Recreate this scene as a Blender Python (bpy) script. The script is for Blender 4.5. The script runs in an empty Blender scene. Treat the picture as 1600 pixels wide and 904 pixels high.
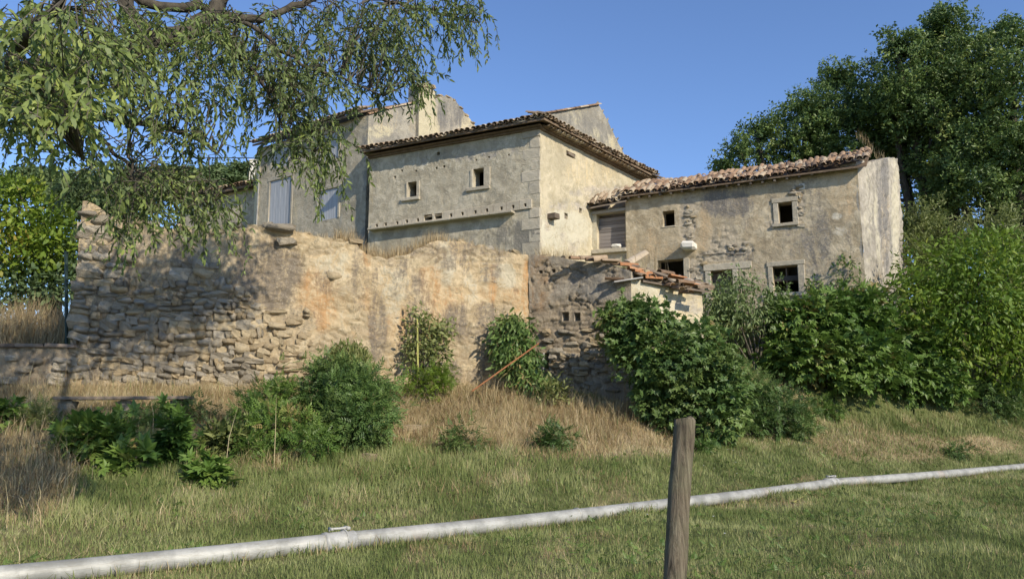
import bpy, math, random
import numpy as np
from mathutils import Vector, Matrix, noise as mn
rng = np.random.default_rng(11); random.seed(11)
sc = bpy.context.scene
col = sc.collection
# ------------------------------------------------------------ camera, sky, sun, exposure
EYE = 1.4; F = 1232.0; PITCH = math.radians(9.0)
cam_d = bpy.data.cameras.new("camera"); cam = bpy.data.objects.new("camera", cam_d); col.objects.link(cam)
cam_d.sensor_width = 36; cam_d.lens = 36*F/1600; cam_d.clip_end = 3000; cam_d.clip_start = 0.05
cam.location = (0, 0, EYE); cam.rotation_euler = (math.pi/2+PITCH, 0, 0)
sc.camera = cam
SUN_EL = math.radians(31); SUN_AZ = math.atan2(.62, -.785)      # azimuth measured from +Y towards +X
w = bpy.data.worlds.new("World"); sc.world = w; w.use_nodes = True
wn = w.node_tree.nodes; bg = wn["Background"]
sky = wn.new("ShaderNodeTexSky"); sky.sky_type = 'NISHITA'; sky.sun_disc = False
sky.sun_elevation = SUN_EL; sky.sun_rotation = SUN_AZ; sky.altitude = 200; sky.air_density = 1.0; sky.dust_density = .1; sky.ozone_density = 5.0
tn = wn.new('ShaderNodeMix'); tn.data_type = 'RGBA'; tn.blend_type = 'MULTIPLY'; tn.inputs[0].default_value = 1; tn.inputs[7].default_value = (1.04, 1.03, 1.12, 1)
w.node_tree.links.new(sky.outputs[0], tn.inputs[6]); w.node_tree.links.new(tn.outputs[2], bg.inputs[0]); bg.inputs[1].default_value = 0.13
sl = bpy.data.lights.new("sun", 'SUN'); sl.energy = 4.2; sl.angle = math.radians(.53); sl.color = (1.0, .91, .75)
so = bpy.data.objects.new("sun", sl); col.objects.link(so)
sdir = Vector((math.sin(SUN_AZ)*math.cos(SUN_EL), math.cos(SUN_AZ)*math.cos(SUN_EL), math.sin(SUN_EL)))
so.rotation_euler = sdir.to_track_quat('Z', 'Y').to_euler(); so.location = (20, -20, 30)
sc.view_settings.view_transform = 'Standard'; sc.view_settings.look = 'None'
sc.view_settings.exposure = 0.38; sc.view_settings.gamma = 1
sc.cycles.max_bounces = 6; sc.cycles.transparent_max_bounces = 8

# ------------------------------------------------------------ projection helpers
cP, sP = math.cos(PITCH), math.sin(PITCH)
def ray(px, py):
    vx = (px-800)/F; vz = (452-py)/F
    return (vx, cP-vz*sP, sP+vz*cP)
def at(px, py, Y):
    d = ray(px, py); t = Y/d[1]
    return Vector((d[0]*t, Y, EYE+d[2]*t))
def ground_at(px, py, z):
    d = ray(px, py); t = (z-EYE)/d[2]
    return Vector((d[0]*t, d[1]*t, z))
def proj(X, Y, Z):
    z = Z-EYE; f = Y*cP+z*sP; u = -Y*sP+z*cP
    f = np.maximum(f, .01)
    return 800+F*X/f, 452-F*u/f
def xy(px, Y): return (( px-800)/F*Y*1.0, Y)

# ------------------------------------------------------------ numpy noise
def _h(ix, iy, s):
    n = (ix*374761393+iy*668265263+s*974634777) & 0xffffffff
    n = ((n ^ (n >> 13))*1274126177) & 0xffffffff
    return ((n ^ (n >> 16)) & 0xffff)/65535.0
def vn(x, y, s=0):
    x = np.asarray(x, float); y = np.asarray(y, float)
    ix = np.floor(x).astype(np.int64); iy = np.floor(y).astype(np.int64); fx = x-ix; fy = y-iy
    fx = fx*fx*(3-2*fx); fy = fy*fy*(3-2*fy)
    a = _h(ix, iy, s); b = _h(ix+1, iy, s); c = _h(ix, iy+1, s); d = _h(ix+1, iy+1, s)
    return (a*(1-fx)+b*fx)*(1-fy)+(c*(1-fx)+d*fx)*fy
def fbm(x, y, s=0, o=4):
    r = 0; a = .5; t = 0
    for k in range(o):
        r = r+a*vn(x*2**k, y*2**k, s+k*7); t += a; a *= .5
    return r/t
def worley(x, y, s=0):
    ix = np.floor(x).astype(np.int64); iy = np.floor(y).astype(np.int64)
    f1 = np.full(x.shape, 9.); f2 = np.full(x.shape, 9.); cid = np.zeros(x.shape)
    for dx in (-1, 0, 1):
        for dy in (-1, 0, 1):
            cx = ix+dx; cy = iy+dy
            qx = cx+.15+.7*_h(cx, cy, s+1); qy = cy+.15+.7*_h(cx, cy, s+2)
            d = np.hypot(qx-x, qy-y)
            m = d < f1
            f2 = np.where(m, f1, np.minimum(f2, d)); cid = np.where(m, _h(cx, cy, s+3), cid); f1 = np.where(m, d, f1)
    return f1, f2, cid
def sstep(a, b, x):
    t = np.clip((x-a)/(b-a), 0, 1); return t*t*(3-2*t)

# ------------------------------------------------------------ object helpers
def tag(o, label=None, cat=None, group=None, kind=None):
    if label: o['label'] = label
    if cat: o['category'] = cat
    if group: o['group'] = group
    if kind: o['kind'] = kind
    return o
def link(name, me, parent=None, mat=None):
    o = bpy.data.objects.new(name, me); col.objects.link(o)
    if mat is not None and me is not None: me.materials.append(mat)
    if parent is not None: setparent(o, parent)
    return o
WM = {}
def world_of(p):
    return WM.get(p.name, Matrix.Identity(4))
def setparent(o, p):
    o.parent = p; o.matrix_parent_inverse = world_of(p).inverted()
def empty(name, loc, label, cat, group=None, kind='thing'):
    o = bpy.data.objects.new(name, None); col.objects.link(o); o.location = loc; o.empty_display_size = .3
    WM[o.name] = Matrix.Translation(Vector(loc)); tag(o, label, cat, group, kind); return o
def mesh(name, V, Fs, mat=None, parent=None, attrs=None, smooth=True, corner=None):
    """V (n,3); Fs: an array (m,k) or a list of such arrays"""
    V = np.asarray(V, np.float32)
    if isinstance(Fs, np.ndarray): Fs = [Fs]
    Fs = [np.asarray(f, np.int32) for f in Fs if len(f)]
    me = bpy.data.meshes.new(name)
    nl = sum(f.size for f in Fs); nf = sum(len(f) for f in Fs)
    me.vertices.add(len(V)); me.vertices.foreach_set('co', V.ravel())
    me.loops.add(nl); me.loops.foreach_set('vertex_index', np.concatenate([f.ravel() for f in Fs]))
    me.polygons.add(nf)
    tot = np.concatenate([np.full(len(f), f.shape[1], np.int32) for f in Fs])
    st = np.concatenate([[0], np.cumsum(tot)[:-1]]).astype(np.int32)
    me.polygons.foreach_set('loop_start', st)
    try: me.polygons.foreach_set('loop_total', tot)
    except Exception: pass
    me.polygons.foreach_set('use_smooth', np.full(nf, smooth, bool))
    me.update(calc_edges=True)
    if attrs:
        for k, a in attrs.items():
            a = np.asarray(a, np.float32)
            if a.ndim == 1:
                at_ = me.attributes.new(k, 'FLOAT', 'POINT'); at_.data.foreach_set('value', a)
            else:
                at_ = me.attributes.new(k, 'FLOAT_COLOR', 'POINT'); at_.data.foreach_set('color', a.ravel())
    return link(name, me, parent, mat)
class MB:
    def __init__(s): s.V = []; s.F4 = []; s.F3 = []; s.n = 0
    def add(s, V, F4=None, F3=None):
        V = np.asarray(V, float).reshape(-1, 3)
        if F4 is not None and len(F4): s.F4.append(np.asarray(F4, int)+s.n)
        if F3 is not None and len(F3): s.F3.append(np.asarray(F3, int)+s.n)
        s.V.append(V); s.n += len(V)
    def box(s, M, sx, sy, sz, jit=0):
        c = np.array([[x, y, z] for x in (-.5, .5) for y in (-.5, .5) for z in (-.5, .5)])*[sx, sy, sz]
        if jit: c = c+rng.uniform(-jit, jit, c.shape)
        M = np.array(M); s.add(c@M[:3, :3].T+M[:3, 3], [[0, 1, 3, 2], [4, 6, 7, 5], [0, 4, 5, 1], [2, 3, 7, 6], [0, 2, 6, 4], [1, 5, 7, 3]])
    def tube(s, P, R, n=6, cap=True):
        P = [Vector(p) for p in P]; k = len(P)
        if not hasattr(R, '__len__'): R = [R]*k
        rings = []; up = Vector((.31, .22, .92))
        for i in range(k):
            d = (P[min(i+1, k-1)]-P[max(i-1, 0)]).normalized()
            a = d.cross(up)
            if a.length < .1: a = d.cross(Vector((1, 0, 0)))
            a.normalize(); b = d.cross(a)
            rings.append([P[i]+(a*math.cos(t*2*math.pi/n)+b*math.sin(t*2*math.pi/n))*R[i] for t in range(n)])
        V = [v for r in rings for v in r]
        F4 = [[i*n+j, i*n+(j+1) % n, (i+1)*n+(j+1) % n, (i+1)*n+j] for i in range(k-1) for j in range(n)]
        F3 = []
        if cap:
            V.append(P[0]); V.append(P[-1]); c0 = len(V)-2
            F3 = [[c0, (j+1) % n, j] for j in range(n)]+[[c0+1, (k-1)*n+j, (k-1)*n+(j+1) % n] for j in range(n)]
        s.add([tuple(v) for v in V], F4, F3)
    def build(s, name, mat, parent=None, smooth=False, attrs=None):
        Fs = []
        if s.F4: Fs.append(np.concatenate(s.F4))
        if s.F3: Fs.append(np.concatenate(s.F3))
        return mesh(name, np.concatenate(s.V), Fs, mat, parent, attrs, smooth)

# ------------------------------------------------------------ materials
class NT:
    def __init__(s, name):
        s.m = bpy.data.materials.new(name); s.m.use_nodes = True; s.t = s.m.node_tree; s.t.nodes.clear()
        s.out = s.t.nodes.new('ShaderNodeOutputMaterial')
    def n(s, ty, **k):
        nd = s.t.nodes.new(ty)
        for a, b in k.items(): setattr(nd, a, b)
        return nd
    def L(s, a, b): s.t.links.new(a, b)
    def put(s, sock, v):
        if isinstance(v, bpy.types.NodeSocket): s.L(v, sock)
        elif isinstance(v, (tuple, list)): sock.default_value = (*v, 1) if (len(v) == 3 and len(sock.default_value) == 4) else v
        else: sock.default_value = v
    def obj(s): return s.n('ShaderNodeTexCoord').outputs['Object']
    def map(s, v, sc_=(1, 1, 1), rot=(0, 0, 0), loc=(0, 0, 0)):
        m = s.n('ShaderNodeMapping'); s.L(v, m.inputs[0]); m.inputs['Scale'].default_value = sc_; m.inputs['Rotation'].default_value = rot; m.inputs['Location'].default_value = loc; return m.outputs[0]
    def noise(s, v, scale, det=4, rough=.55, dist=0):
        t = s.n('ShaderNodeTexNoise'); s.L(v, t.inputs['Vector']); t.inputs['Scale'].default_value = scale; t.inputs['Detail'].default_value = det
        t.inputs['Roughness'].default_value = rough; t.inputs['Distortion'].default_value = dist; return t.outputs[0]
    def math(s, op, a, b=0.0, c=None):
        m = s.n('ShaderNodeMath', operation=op); s.put(m.inputs[0], a); s.put(m.inputs[1], b)
        if c is not None: s.put(m.inputs[2], c)
        return m.outputs[0]
    def rng(s, v, a, b, c=0., d=1.):
        m = s.n('ShaderNodeMapRange'); m.interpolation_type = 'SMOOTHSTEP'; s.put(m.inputs[0], v)
        for i, q in enumerate((a, b, c, d)): m.inputs[i+1].default_value = q
        return m.outputs[0]
    def mix(s, f, a, b, bt='MIX'):
        m = s.n('ShaderNodeMix', data_type='RGBA', blend_type=bt); s.put(m.inputs[0], f); s.put(m.inputs[6], a); s.put(m.inputs[7], b); return m.outputs[2]
    def ramp(s, f, stops):
        r = s.n('ShaderNodeValToRGB'); s.put(r.inputs[0], f); e = r.color_ramp.elements
        while len(e) < len(stops): e.new(.5)
        for q, (p, c) in zip(e, stops): q.position = p; q.color = (*c, 1)
        return r.outputs[0]
    def attr(s, name, fac=False):
        a = s.n('ShaderNodeAttribute'); a.attribute_name = name; return a.outputs['Fac' if fac else 'Color']
    def bump(s, h, st=.5, d=.02, nrm=None):
        b = s.n('ShaderNodeBump'); s.L(h, b.inputs['Height']); b.inputs['Strength'].default_value = st; b.inputs['Distance'].default_value = d
        if nrm is not None: s.L(nrm, b.inputs['Normal'])
        return b.outputs[0]
    def pbr(s, c, rough=.9, nrm=None, metal=0, spec=.3):
        p = s.n('ShaderNodeBsdfPrincipled'); s.put(p.inputs['Base Color'], c); s.put(p.inputs['Roughness'], rough)
        p.inputs['Metallic'].default_value = metal; p.inputs['Specular IOR Level'].default_value = spec
        if nrm is not None: s.L(nrm, p.inputs['Normal'])
        s.L(p.outputs[0], s.out.inputs[0]); return p

def mat_wall(name, A, B, grime_shade=(.17, .155, .135), orange=(.50, .27, .10), white=(.72, .66, .52), stA=(.36, .31, .24), stB=(.56, .46, .32), streak=.5, bumps=1.0):
    """lime render / rubble: attribute mk = rubble, grime, orange stain, pale lime; 'cell' = colour of each stone"""
    t = NT(name); o = t.obj()
    big = t.noise(o, .55, 5, .6); mid = t.noise(o, 2.6, 6, .65, .6); fine = t.noise(o, 14, 5, .7); grit = t.noise(o, 55, 3, .7)
    vs = t.map(o, (1.4, 1.4, .22)); stre = t.noise(vs, 1.6, 6, .7, .7)
    sep = t.n('ShaderNodeSeparateColor'); t.L(t.attr('mk'), sep.inputs[0])
    al = t.n('ShaderNodeAttribute'); al.attribute_name = 'mk'
    c = t.mix(t.rng(mid, .40, .60), A, B); blot = t.noise(o, 1.25, 7, .72, 1.2)
    c = t.mix(t.math('MULTIPLY', t.rng(blot, .49, .60), .55), c, tuple(x*.62 for x in A)); c = t.mix(t.math('MULTIPLY', t.rng(t.noise(o, 1.9, 7, .75, .8), .54, .64), .6), c, tuple(min(.8, x*1.22) for x in B))
    c = t.mix(t.math('MULTIPLY', t.rng(big, .42, .66), .55), c, tuple(x*.74 for x in A))
    c = t.mix(t.math('MULTIPLY', t.rng(stre, .48, .68), streak), c, tuple(a*.45+b*.35 for a, b in zip(grime_shade, B)))
    def mk(ch, lo, hi, k, nz):
        v = t.math('ADD', ch, t.math('MULTIPLY', t.math('MULTIPLY', t.math('SUBTRACT', nz, .5), k*2.2), t.math('MINIMUM', t.math('MULTIPLY', ch, 3.), 1.))); return t.rng(v, lo, hi)
    nz2 = t.math('ADD', t.math('MULTIPLY', mid, .5), t.math('MULTIPLY', fine, .5))
    nz3 = t.math('ADD', t.math('MULTIPLY', stre, .6), t.math('MULTIPLY', fine, .4))
    c = t.mix(t.math('MULTIPLY', mk(sep.outputs[2], .15, 1.0, 2.0, nz3), .75), c, t.mix(fine, orange, tuple(x*1.25 for x in orange)))
    c = t.mix(t.math('MULTIPLY', mk(al.outputs['Alpha'], .25, .85, 1.5, nz2), .85), c, t.mix(fine, white, tuple(x*.82 for x in white)))
    cell = t.attr('cell', True)
    st = t.mix(cell, stA, stB); st = t.mix(t.rng(fine, .4, .7), st, tuple(x*.7 for x in stB))
    c = t.mix(mk(sep.outputs[0], .3, .62, .7, nz2), c, st)
    jn = t.attr('joint', True)
    c = t.mix(t.math('MULTIPLY', jn, .5), c, tuple(x*.50 for x in A))
    c = t.mix(t.math('MULTIPLY', mk(sep.outputs[1], .25, .95, 1.7, nz3), .95), c, t.mix(fine, tuple(x*.85 for x in grime_shade), tuple(x*1.35 for x in grime_shade)))
    c = t.mix(t.math('MULTIPLY', t.rng(grit, .56, .74), .22), c, tuple(x*.45 for x in A))
    c = t.mix(t.math('MULTIPLY', t.rng(t.noise(o, 30, 2, .6), .62, .7), .5), c, (.62, .56, .44))
    h = t.math('ADD', t.math('MULTIPLY', fine, .45), t.math('ADD', t.math('MULTIPLY', grit, .3), t.math('MULTIPLY', mid, 1.0)))
    t.pbr(c, .95, t.bump(h, 1.0*bumps, .05), spec=.15)
    return t.m
def mat_simple(name, stops, scale=8, rough=.9, bump=.4, stretch=(1, 1, 1), bd=.01, rand=0., spec=.25, metal=0, det=5):
    t = NT(name); o = t.map(t.obj(), stretch)
    nz = t.noise(o, scale, det, .65, .4); c = t.ramp(nz, stops)
    if rand:
        oi = t.n('ShaderNodeObjectInfo').outputs['Random']
        c = t.mix(rand, c, t.ramp(oi, stops))
    f2 = t.noise(o, scale*5, 3, .7)
    t.pbr(c, rough, t.bump(t.math('ADD', nz, t.math('MULTIPLY', f2, .4)), bump, bd), metal, spec)
    return t.m
def mat_leaf(name, cols, trans=.35, rough=.55, tr=None, spec=.35):
    t = NT(name); r = t.attr('rnd', True); c = t.ramp(r, cols)
    nz = t.noise(t.obj(), .9, 3, .6); c = t.mix(t.math('MULTIPLY', t.rng(nz, .4, .65), .45), c, cols[-2][1])
    p = t.n('ShaderNodeBsdfPrincipled'); t.put(p.inputs['Base Color'], c); p.inputs['Roughness'].default_value = rough; p.inputs['Specular IOR Level'].default_value = spec
    tb = t.n('ShaderNodeBsdfTranslucent'); t.put(tb.inputs[0], t.mix(.5, c, tr or (.16, .24, .03), 'MIX'))
    mx = t.n('ShaderNodeMixShader'); mx.inputs[0].default_value = trans; t.L(p.outputs[0], mx.inputs[1]); t.L(tb.outputs[0], mx.inputs[2]); t.L(mx.outputs[0], t.out.inputs[0])
    return t.m
M = {}
M['terrace'] = mat_wall('ochre_lime_rubble', (.54, .405, .235), (.64, .51, .325), grime_shade=(.20, .165, .125), orange=(.46, .24, .09), white=(.62, .55, .40), stA=(.40, .31, .20), stB=(.62, .50, .32), streak=.3, bumps=1.5)
M['shedwall'] = mat_wall('grey_brown_rubble', (.34, .285, .215), (.46, .395, .30), grime_shade=(.17, .16, .145), orange=(.36, .22, .11), stA=(.27, .22, .16), stB=(.42, .33, .22), streak=.4, bumps=1.3)
M['pigeonL'] = mat_wall('grey_render', (.42, .365, .265), (.52, .46, .345), grime_shade=(.19, .175, .145), orange=(.42, .33, .2), stA=(.33, .30, .26), stB=(.44, .40, .34), streak=.25)
M['pigeonR'] = mat_wall('cream_render', (.50, .43, .29), (.58, .50, .35), grime_shade=(.34, .32, .28), orange=(.62, .49, .28), white=(.66, .61, .47), stA=(.4, .36, .3), stB=(.58, .5, .38), streak=.12)
M['main'] = mat_wall('ochre_grey_render', (.41, .355, .26), (.50, .435, .325), grime_shade=(.20, .18, .15), orange=(.55, .45, .27), white=(.72, .63, .42), streak=.25)
M['gable'] = mat_wall('lichen_render', (.28, .26, .22), (.38, .345, .275), grime_shade=(.15, .145, .135), orange=(.58, .46, .26), white=(.60, .53, .35), streak=.4)
M['right'] = mat_wall('beige_render', (.42, .34, .225), (.54, .455, .32), grime_shade=(.17, .155, .14), orange=(.50, .36, .21), white=(.68, .62, .50), stA=(.40, .34, .26), stB=(.56, .47, .34), streak=.35)
M['rightend'] = mat_wall('pale_streaked_render', (.38, .34, .28), (.48, .43, .35), grime_shade=(.17, .16, .15), orange=(.5, .4, .26), white=(.60, .54, .40), streak=.45)
M['cut'] = mat_simple('dressed_stone', [(.25, (.32, .275, .205)), (.5, (.44, .385, .29)), (.75, (.52, .46, .36))], 6, .95, .9, rand=.35, bd=.03)
M['palecut'] = mat_simple('pale_stone', [(.3, (.55, .50, .42)), (.7, (.72, .69, .62))], 6, .9, .4)
M['stone'] = mat_simple('field_stone', [(.2, (.26, .225, .175)), (.4, (.37, .32, .24)), (.6, (.46, .39, .285)), (.8, (.54, .48, .38))], 7, .95, 1.0, rand=.55, bd=.06)
M['stoney'] = mat_simple('ochre_field_stone', [(.2, (.38, .29, .18)), (.45, (.50, .385, .23)), (.75, (.60, .49, .32))], 7, .95, 1.0, rand=.5, bd=.06)
M['tile'] = mat_simple('clay_tile', [(.15, (.085, .06, .042)), (.35, (.20, .125, .075)), (.5, (.31, .19, .11)), (.65, (.36, .26, .17)), (.85, (.46, .40, .29))], 9, .88, .6, rand=.6)
M['tiledark'] = mat_simple('dark_clay_tile', [(.2, (.12, .09, .06)), (.45, (.26, .185, .12)), (.6, (.40, .30, .20)), (.85, (.55, .48, .36))], 9, .9, .6, rand=.6)
M['tileorange'] = mat_simple('orange_clay_tile', [(.3, (.22, .11, .055)), (.5, (.42, .18, .075)), (.75, (.36, .27, .18))], 14, .88, .6, rand=.3)
M['oldwood'] = mat_simple('weathered_wood', [(.25, (.075, .055, .04)), (.5, (.16, .125, .095)), (.75, (.27, .22, .17))], 5, .9, .8, (1, 1, 6), rand=.4)
M['soffit'] = mat_simple('brown_soffit', [(.3, (.10, .07, .045)), (.6, (.19, .135, .09)), (.8, (.27, .2, .14))], 6, .9, .5)
M['boards'] = mat_simple('grey_board', [(.25, (.13, .115, .105)), (.5, (.22, .195, .18)), (.8, (.32, .285, .26))], 4, .9, .7, (1, 1, 7), rand=.5)
M['shutter'] = mat_simple('blue_grey_paint', [(.25, (.22, .22, .225)), (.45, (.36, .365, .38)), (.7, (.47, .475, .48))], 5, .75, .5, (3, 3, .3), rand=.3)
M['bark'] = mat_simple('grey_bark', [(.3, (.035, .03, .023)), (.55, (.08, .068, .05)), (.8, (.15, .13, .10))], 9, .95, .9, (1, 1, .5), bd=.03)
M['twig'] = mat_simple('twig_bark', [(.3, (.06, .052, .04)), (.7, (.14, .12, .09))], 12, .9, .3)
M['dark'] = mat_simple('dark_interior', [(.3, (.05, .045, .04)), (.7, (.09, .08, .07))], 4, .95, .3)
M['rust'] = mat_simple('rusty_iron', [(.3, (.17, .07, .035)), (.6, (.33, .14, .06)), (.8, (.40, .2, .1))], 20, .85, .5)
M['greenpost'] = mat_simple('dark_green_paint', [(.3, (.02, .04, .035)), (.7, (.035, .06, .05))], 12, .5, .2)
M['cane'] = mat_simple('bamboo_cane', [(.3, (.30, .30, .08)), (.7, (.45, .42, .14))], 9, .6, .2)
M['cable'] = mat_simple('black_cable', [(.3, (.03, .03, .03)), (.7, (.06, .06, .06))], 9, .7, .1)
M['slab'] = mat_simple('grey_plank', [(.25, (.20, .185, .17)), (.6, (.36, .34, .31)), (.8, (.46, .44, .40))], 6, .9, .7, (.3, 1, 1))

# ------------------------------------------------------------ vertical wall planes
class Pl:
    def __init__(s, P0, D=None, P1=None):
        s.P = np.array(P0, float)
        if P1 is not None: D = np.array(P1, float)-s.P
        D = np.array(D, float); s.D = D/np.linalg.norm(D)
        n = np.array([s.D[1], -s.D[0]]); s.N = n if n@(-s.P) > 0 else -n
    def hit(s, px, py):
        d = ray(px, py); A = np.array([[s.D[0], -d[0]], [s.D[1], -d[1]]])
        q = np.linalg.solve(A, -s.P); return q[0], EYE+d[2]*q[1]
    def s_at(s, px, py=400): return s.hit(px, py)[0]
    def pt(s, a, z, off=0.):
        a = np.asarray(a, float); z = np.asarray(z, float)+0*a
        return np.stack([s.P[0]+s.D[0]*a+s.N[0]*off, s.P[1]+s.D[1]*a+s.N[1]*off, z], -1)
    def xy(s, a): return s.P+s.D*a
    def mat(s, a, z, off=0., roll=0.):
        """local x along the wall, y outward (towards the viewer), z up"""
        p = s.pt(a, z, off); D = Vector((*s.D, 0)); N = Vector((*s.N, 0))
        R = Matrix(((D.x, N.x, 0, p[0]), (D.y, N.y, 0, p[1]), (0, 0, 1, p[2]), (0, 0, 0, 1)))
        return R@Matrix.Rotation(roll, 4, 'Y')
    def rect(s, x0, y0, x1, y1):
        """photo rectangle -> (s0, s1, z0, z1)"""
        a, z1 = s.hit((x0+x1)/2, y0); _, z0 = s.hit((x0+x1)/2, y1)
        return (s.s_at(x0, (y0+y1)/2), s.s_at(x1, (y0+y1)/2), z0, z1)
def ell(px, py, spots):
    m = np.zeros(px.shape)
    for (cx, cy, rx, ry, a) in spots:
        d = np.hypot((px-cx)/rx, (py-cy)/ry); m = np.maximum(m, a*(1-sstep(.55, 1.25, d)))
    return m
def wall(name, pl, s0, s1, zb, top, mat, parent, holes=(), res=.05, amp=.012, rub=(), grime_shade=(), orange=(), white=(), thick=.45, back=False, bulge=None, rscale=(.30, .17), rdepth=.05, seed=0, rag=0., reveal=.4):
    if s0 > s1: s0, s1 = s1, s0
    tp = sorted(top) if isinstance(top, (list, tuple)) else [(s0, top)]
    ts = [p[0] for p in tp]; tz = [p[1] for p in tp]
    def lines(a, b, edges):
        g = np.linspace(a, b, max(2, int((b-a)/res)+1)); ed = np.array([e for e in edges if a < e < b])
        if len(ed):
            keep = np.array([np.min(np.abs(ed-x)) > res*.45 or x in (a, b) for x in g]); g = np.sort(np.concatenate([g[keep], np.unique(ed)]))
        return g
    S = lines(s0, s1, [h[0] for h in holes]+[h[1] for h in holes])
    T = np.interp(S, ts, tz)
    if rag: T = T+rag*(fbm(S*3.1, S*0+seed, seed+5, 4)-.5)*2+rag*.5*(vn(S*9, S*0, seed+9)-.5)
    Z = lines(zb, T.max()+.001, [h[2] for h in holes]+[h[3] for h in holes])
    SS, ZZ = np.meshgrid(S, Z, indexing='ij'); ZC = np.minimum(ZZ, T[:, None])
    P = pl.pt(SS, ZC); px, py = proj(P[..., 0], P[..., 1], P[..., 2])
    nzp = (fbm(SS*2.2, ZC*2.2, seed+31, 3)-.5)
    mr = np.clip(ell(px, py, rub)+nzp*.9*(ell(px, py, rub) > 0.02), 0, 1)
    f1, f2, cid = worley(SS/rscale[0]+.9*fbm(SS*4, ZC*4, 3, 3), ZC/rscale[1]+.8*fbm(SS*4, ZC*4, 4, 3), seed)
    stone = np.maximum(sstep(0.02, .26, f2-f1), sstep(.35, .6, fbm(SS*2.7, ZC*2.7, seed+77, 3))*.85)
    mm = sstep(.3, .6, mr)
    disp = amp*2*(fbm(SS*1.3, ZC*1.3, seed+3, 5)-.5)+amp*.9*(fbm(SS*7, ZC*8, seed+8, 2)-.5)
    disp = disp+mm*(rdepth*(stone*(.6+.6*cid)-1.0)+.010*(fbm(SS*12, ZC*12, seed, 2)-.5))
    dm = np.full(SS.shape, 1.)
    for h in holes:
        dx = np.maximum(np.maximum(h[0]-SS, SS-h[1]), 0); dz = np.maximum(np.maximum(h[2]-ZC, ZC-h[3]), 0); dm = np.minimum(dm, sstep(0, .12, np.hypot(dx, dz)))
    disp = disp*dm
    if bulge is not None: disp = disp+bulge(px, py)
    P = P+disp[..., None]*np.array([*pl.N, 0.])
    ns, nz = len(S), len(Z); idx = np.arange(ns*nz).reshape(ns, nz)
    cs = (S[:-1]+S[1:])/2; cz = (Z[:-1]+Z[1:])/2; CS, CZ = np.meshgrid(cs, cz, indexing='ij')
    keep = Z[None, :-1] < np.maximum(T[:-1], T[1:])[:, None]-1e-4; keep = np.broadcast_to(keep, CS.shape).copy()
    for h in holes: keep &= ~((CS > h[0]) & (CS < h[1]) & (CZ > h[2]) & (CZ < h[3]))
    q = np.stack([idx[:-1, :-1], idx[1:, :-1], idx[1:, 1:], idx[:-1, 1:]], -1)[keep]
    V = [P.reshape(-1, 3)]; Fq = [q]; nb = ns*nz
    mk = [np.stack([mr, ell(px, py, grime_shade), ell(px, py, orange), ell(px, py, white)], -1).reshape(-1, 4)]
    cell = [cid.ravel()]; jo = [(mm*(1-sstep(.0, .14, f2-f1))*(stone < .8)).ravel()]
    def extra(v, f):
        nonlocal nb
        V.append(np.array(v, float)); Fq.append(np.array(f)+nb); nb += len(v)
        mk.append(np.tile([0, .0, 0, 0], (len(v), 1))); cell.append(np.full(len(v), .5)); jo.append(np.zeros(len(v)))
    for h in holes:
        d = h[4] if len(h) > 4 else reveal
        c = [pl.pt(a, z, o_) for o_ in (0, -d) for (a, z) in ((h[0], h[2]), (h[1], h[2]), (h[1], h[3]), (h[0], h[3]))]
        f = [[i, (i+1) % 4, 4+(i+1) % 4, 4+i] for i in range(4)]
        if len(h) > 5: f.append([4, 5, 6, 7])
        extra(c, f)
    if thick:
        k = max(2, int((s1-s0)/.25)); a = np.arange(0, ns, max(1, ns//k)); a = np.unique(np.append(a, ns-1)); a = np.arange(ns)
        fr = pl.pt(S[a], T[a], 0)+np.array([*pl.N, 0.])*(disp[a, -1][:, None]); midz = T[a]+.04*fbm(S[a]*4, S[a]*0, seed+2)
        md = pl.pt(S[a], midz, -thick*.5); bk = pl.pt(S[a], T[a]-.03, -thick); bb = pl.pt(S[a], T[a]*0+zb, -thick)
        n = len(a); i = np.arange(n-1)
        f = np.concatenate([np.stack([k0*n+i, k0*n+i+1, (k0+1)*n+i+1, (k0+1)*n+i], -1) for k0 in range(3 if back else 2)])
        extra(np.concatenate([fr, md, bk, bb]), f)
        for j in (0, ns-1):
            zl = np.linspace(zb, T[j], 20); e0 = pl.pt(zl*0+S[j], zl, 0)+np.array([*pl.N, 0.])*disp[j, 0]; e1 = pl.pt(zl*0+S[j], zl, -thick)
            i = np.arange(19); extra(np.concatenate([e0, e1]), np.stack([i, i+1, 20+i+1, 20+i], -1))
    o = mesh(name, np.concatenate(V), np.concatenate(Fq), mat, parent, {'mk': np.concatenate(mk), 'cell': np.concatenate(cell), 'joint': np.concatenate(jo)}, True)
    return o, (lambda s: float(np.interp(s, S, T)))

# ------------------------------------------------------------ small shared pieces
def stone_mesh(seed):
    r = random.Random(seed); g = [-.5, 0, .5]; V = []; ids = {}
    for x in g:
        for y in g:
            for z in g:
                if x == y == z == 0: continue
                v = Vector((x, y, z)); l = max(abs(x), abs(y), abs(z)); nrm = v.normalized()*.5
                k = r.uniform(.05, .2); p = v.lerp(nrm*1.12, k); p += Vector([r.uniform(-.12, .12) for _ in range(3)])
                if x and y and z: p *= r.uniform(.84, 1.0)
                ids[(x, y, z)] = len(V); V.append(p[:])
    Fq = []
    for ax in range(3):
        for sd in (-.5, .5):
            for a in (0, 1):
                for b in (0, 1):
                    q = []
                    for (da, db) in ((0, 0), (1, 0), (1, 1), (0, 1)):
                        c = [0, 0, 0]; o2 = [i for i in range(3) if i != ax]; c[ax] = sd; c[o2[0]] = g[a+da]; c[o2[1]] = g[b+db]; q.append(ids[tuple(c)])
                    if (sd > 0) == (ax == 1): q = q[::-1]
                    Fq.append(q)
    me = bpy.data.meshes.new('stone'); me.from_pydata(V, [], Fq)
    me.polygons.foreach_set('use_smooth', [seed % 3 == 0]*len(Fq)); me.update(); return me
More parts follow.
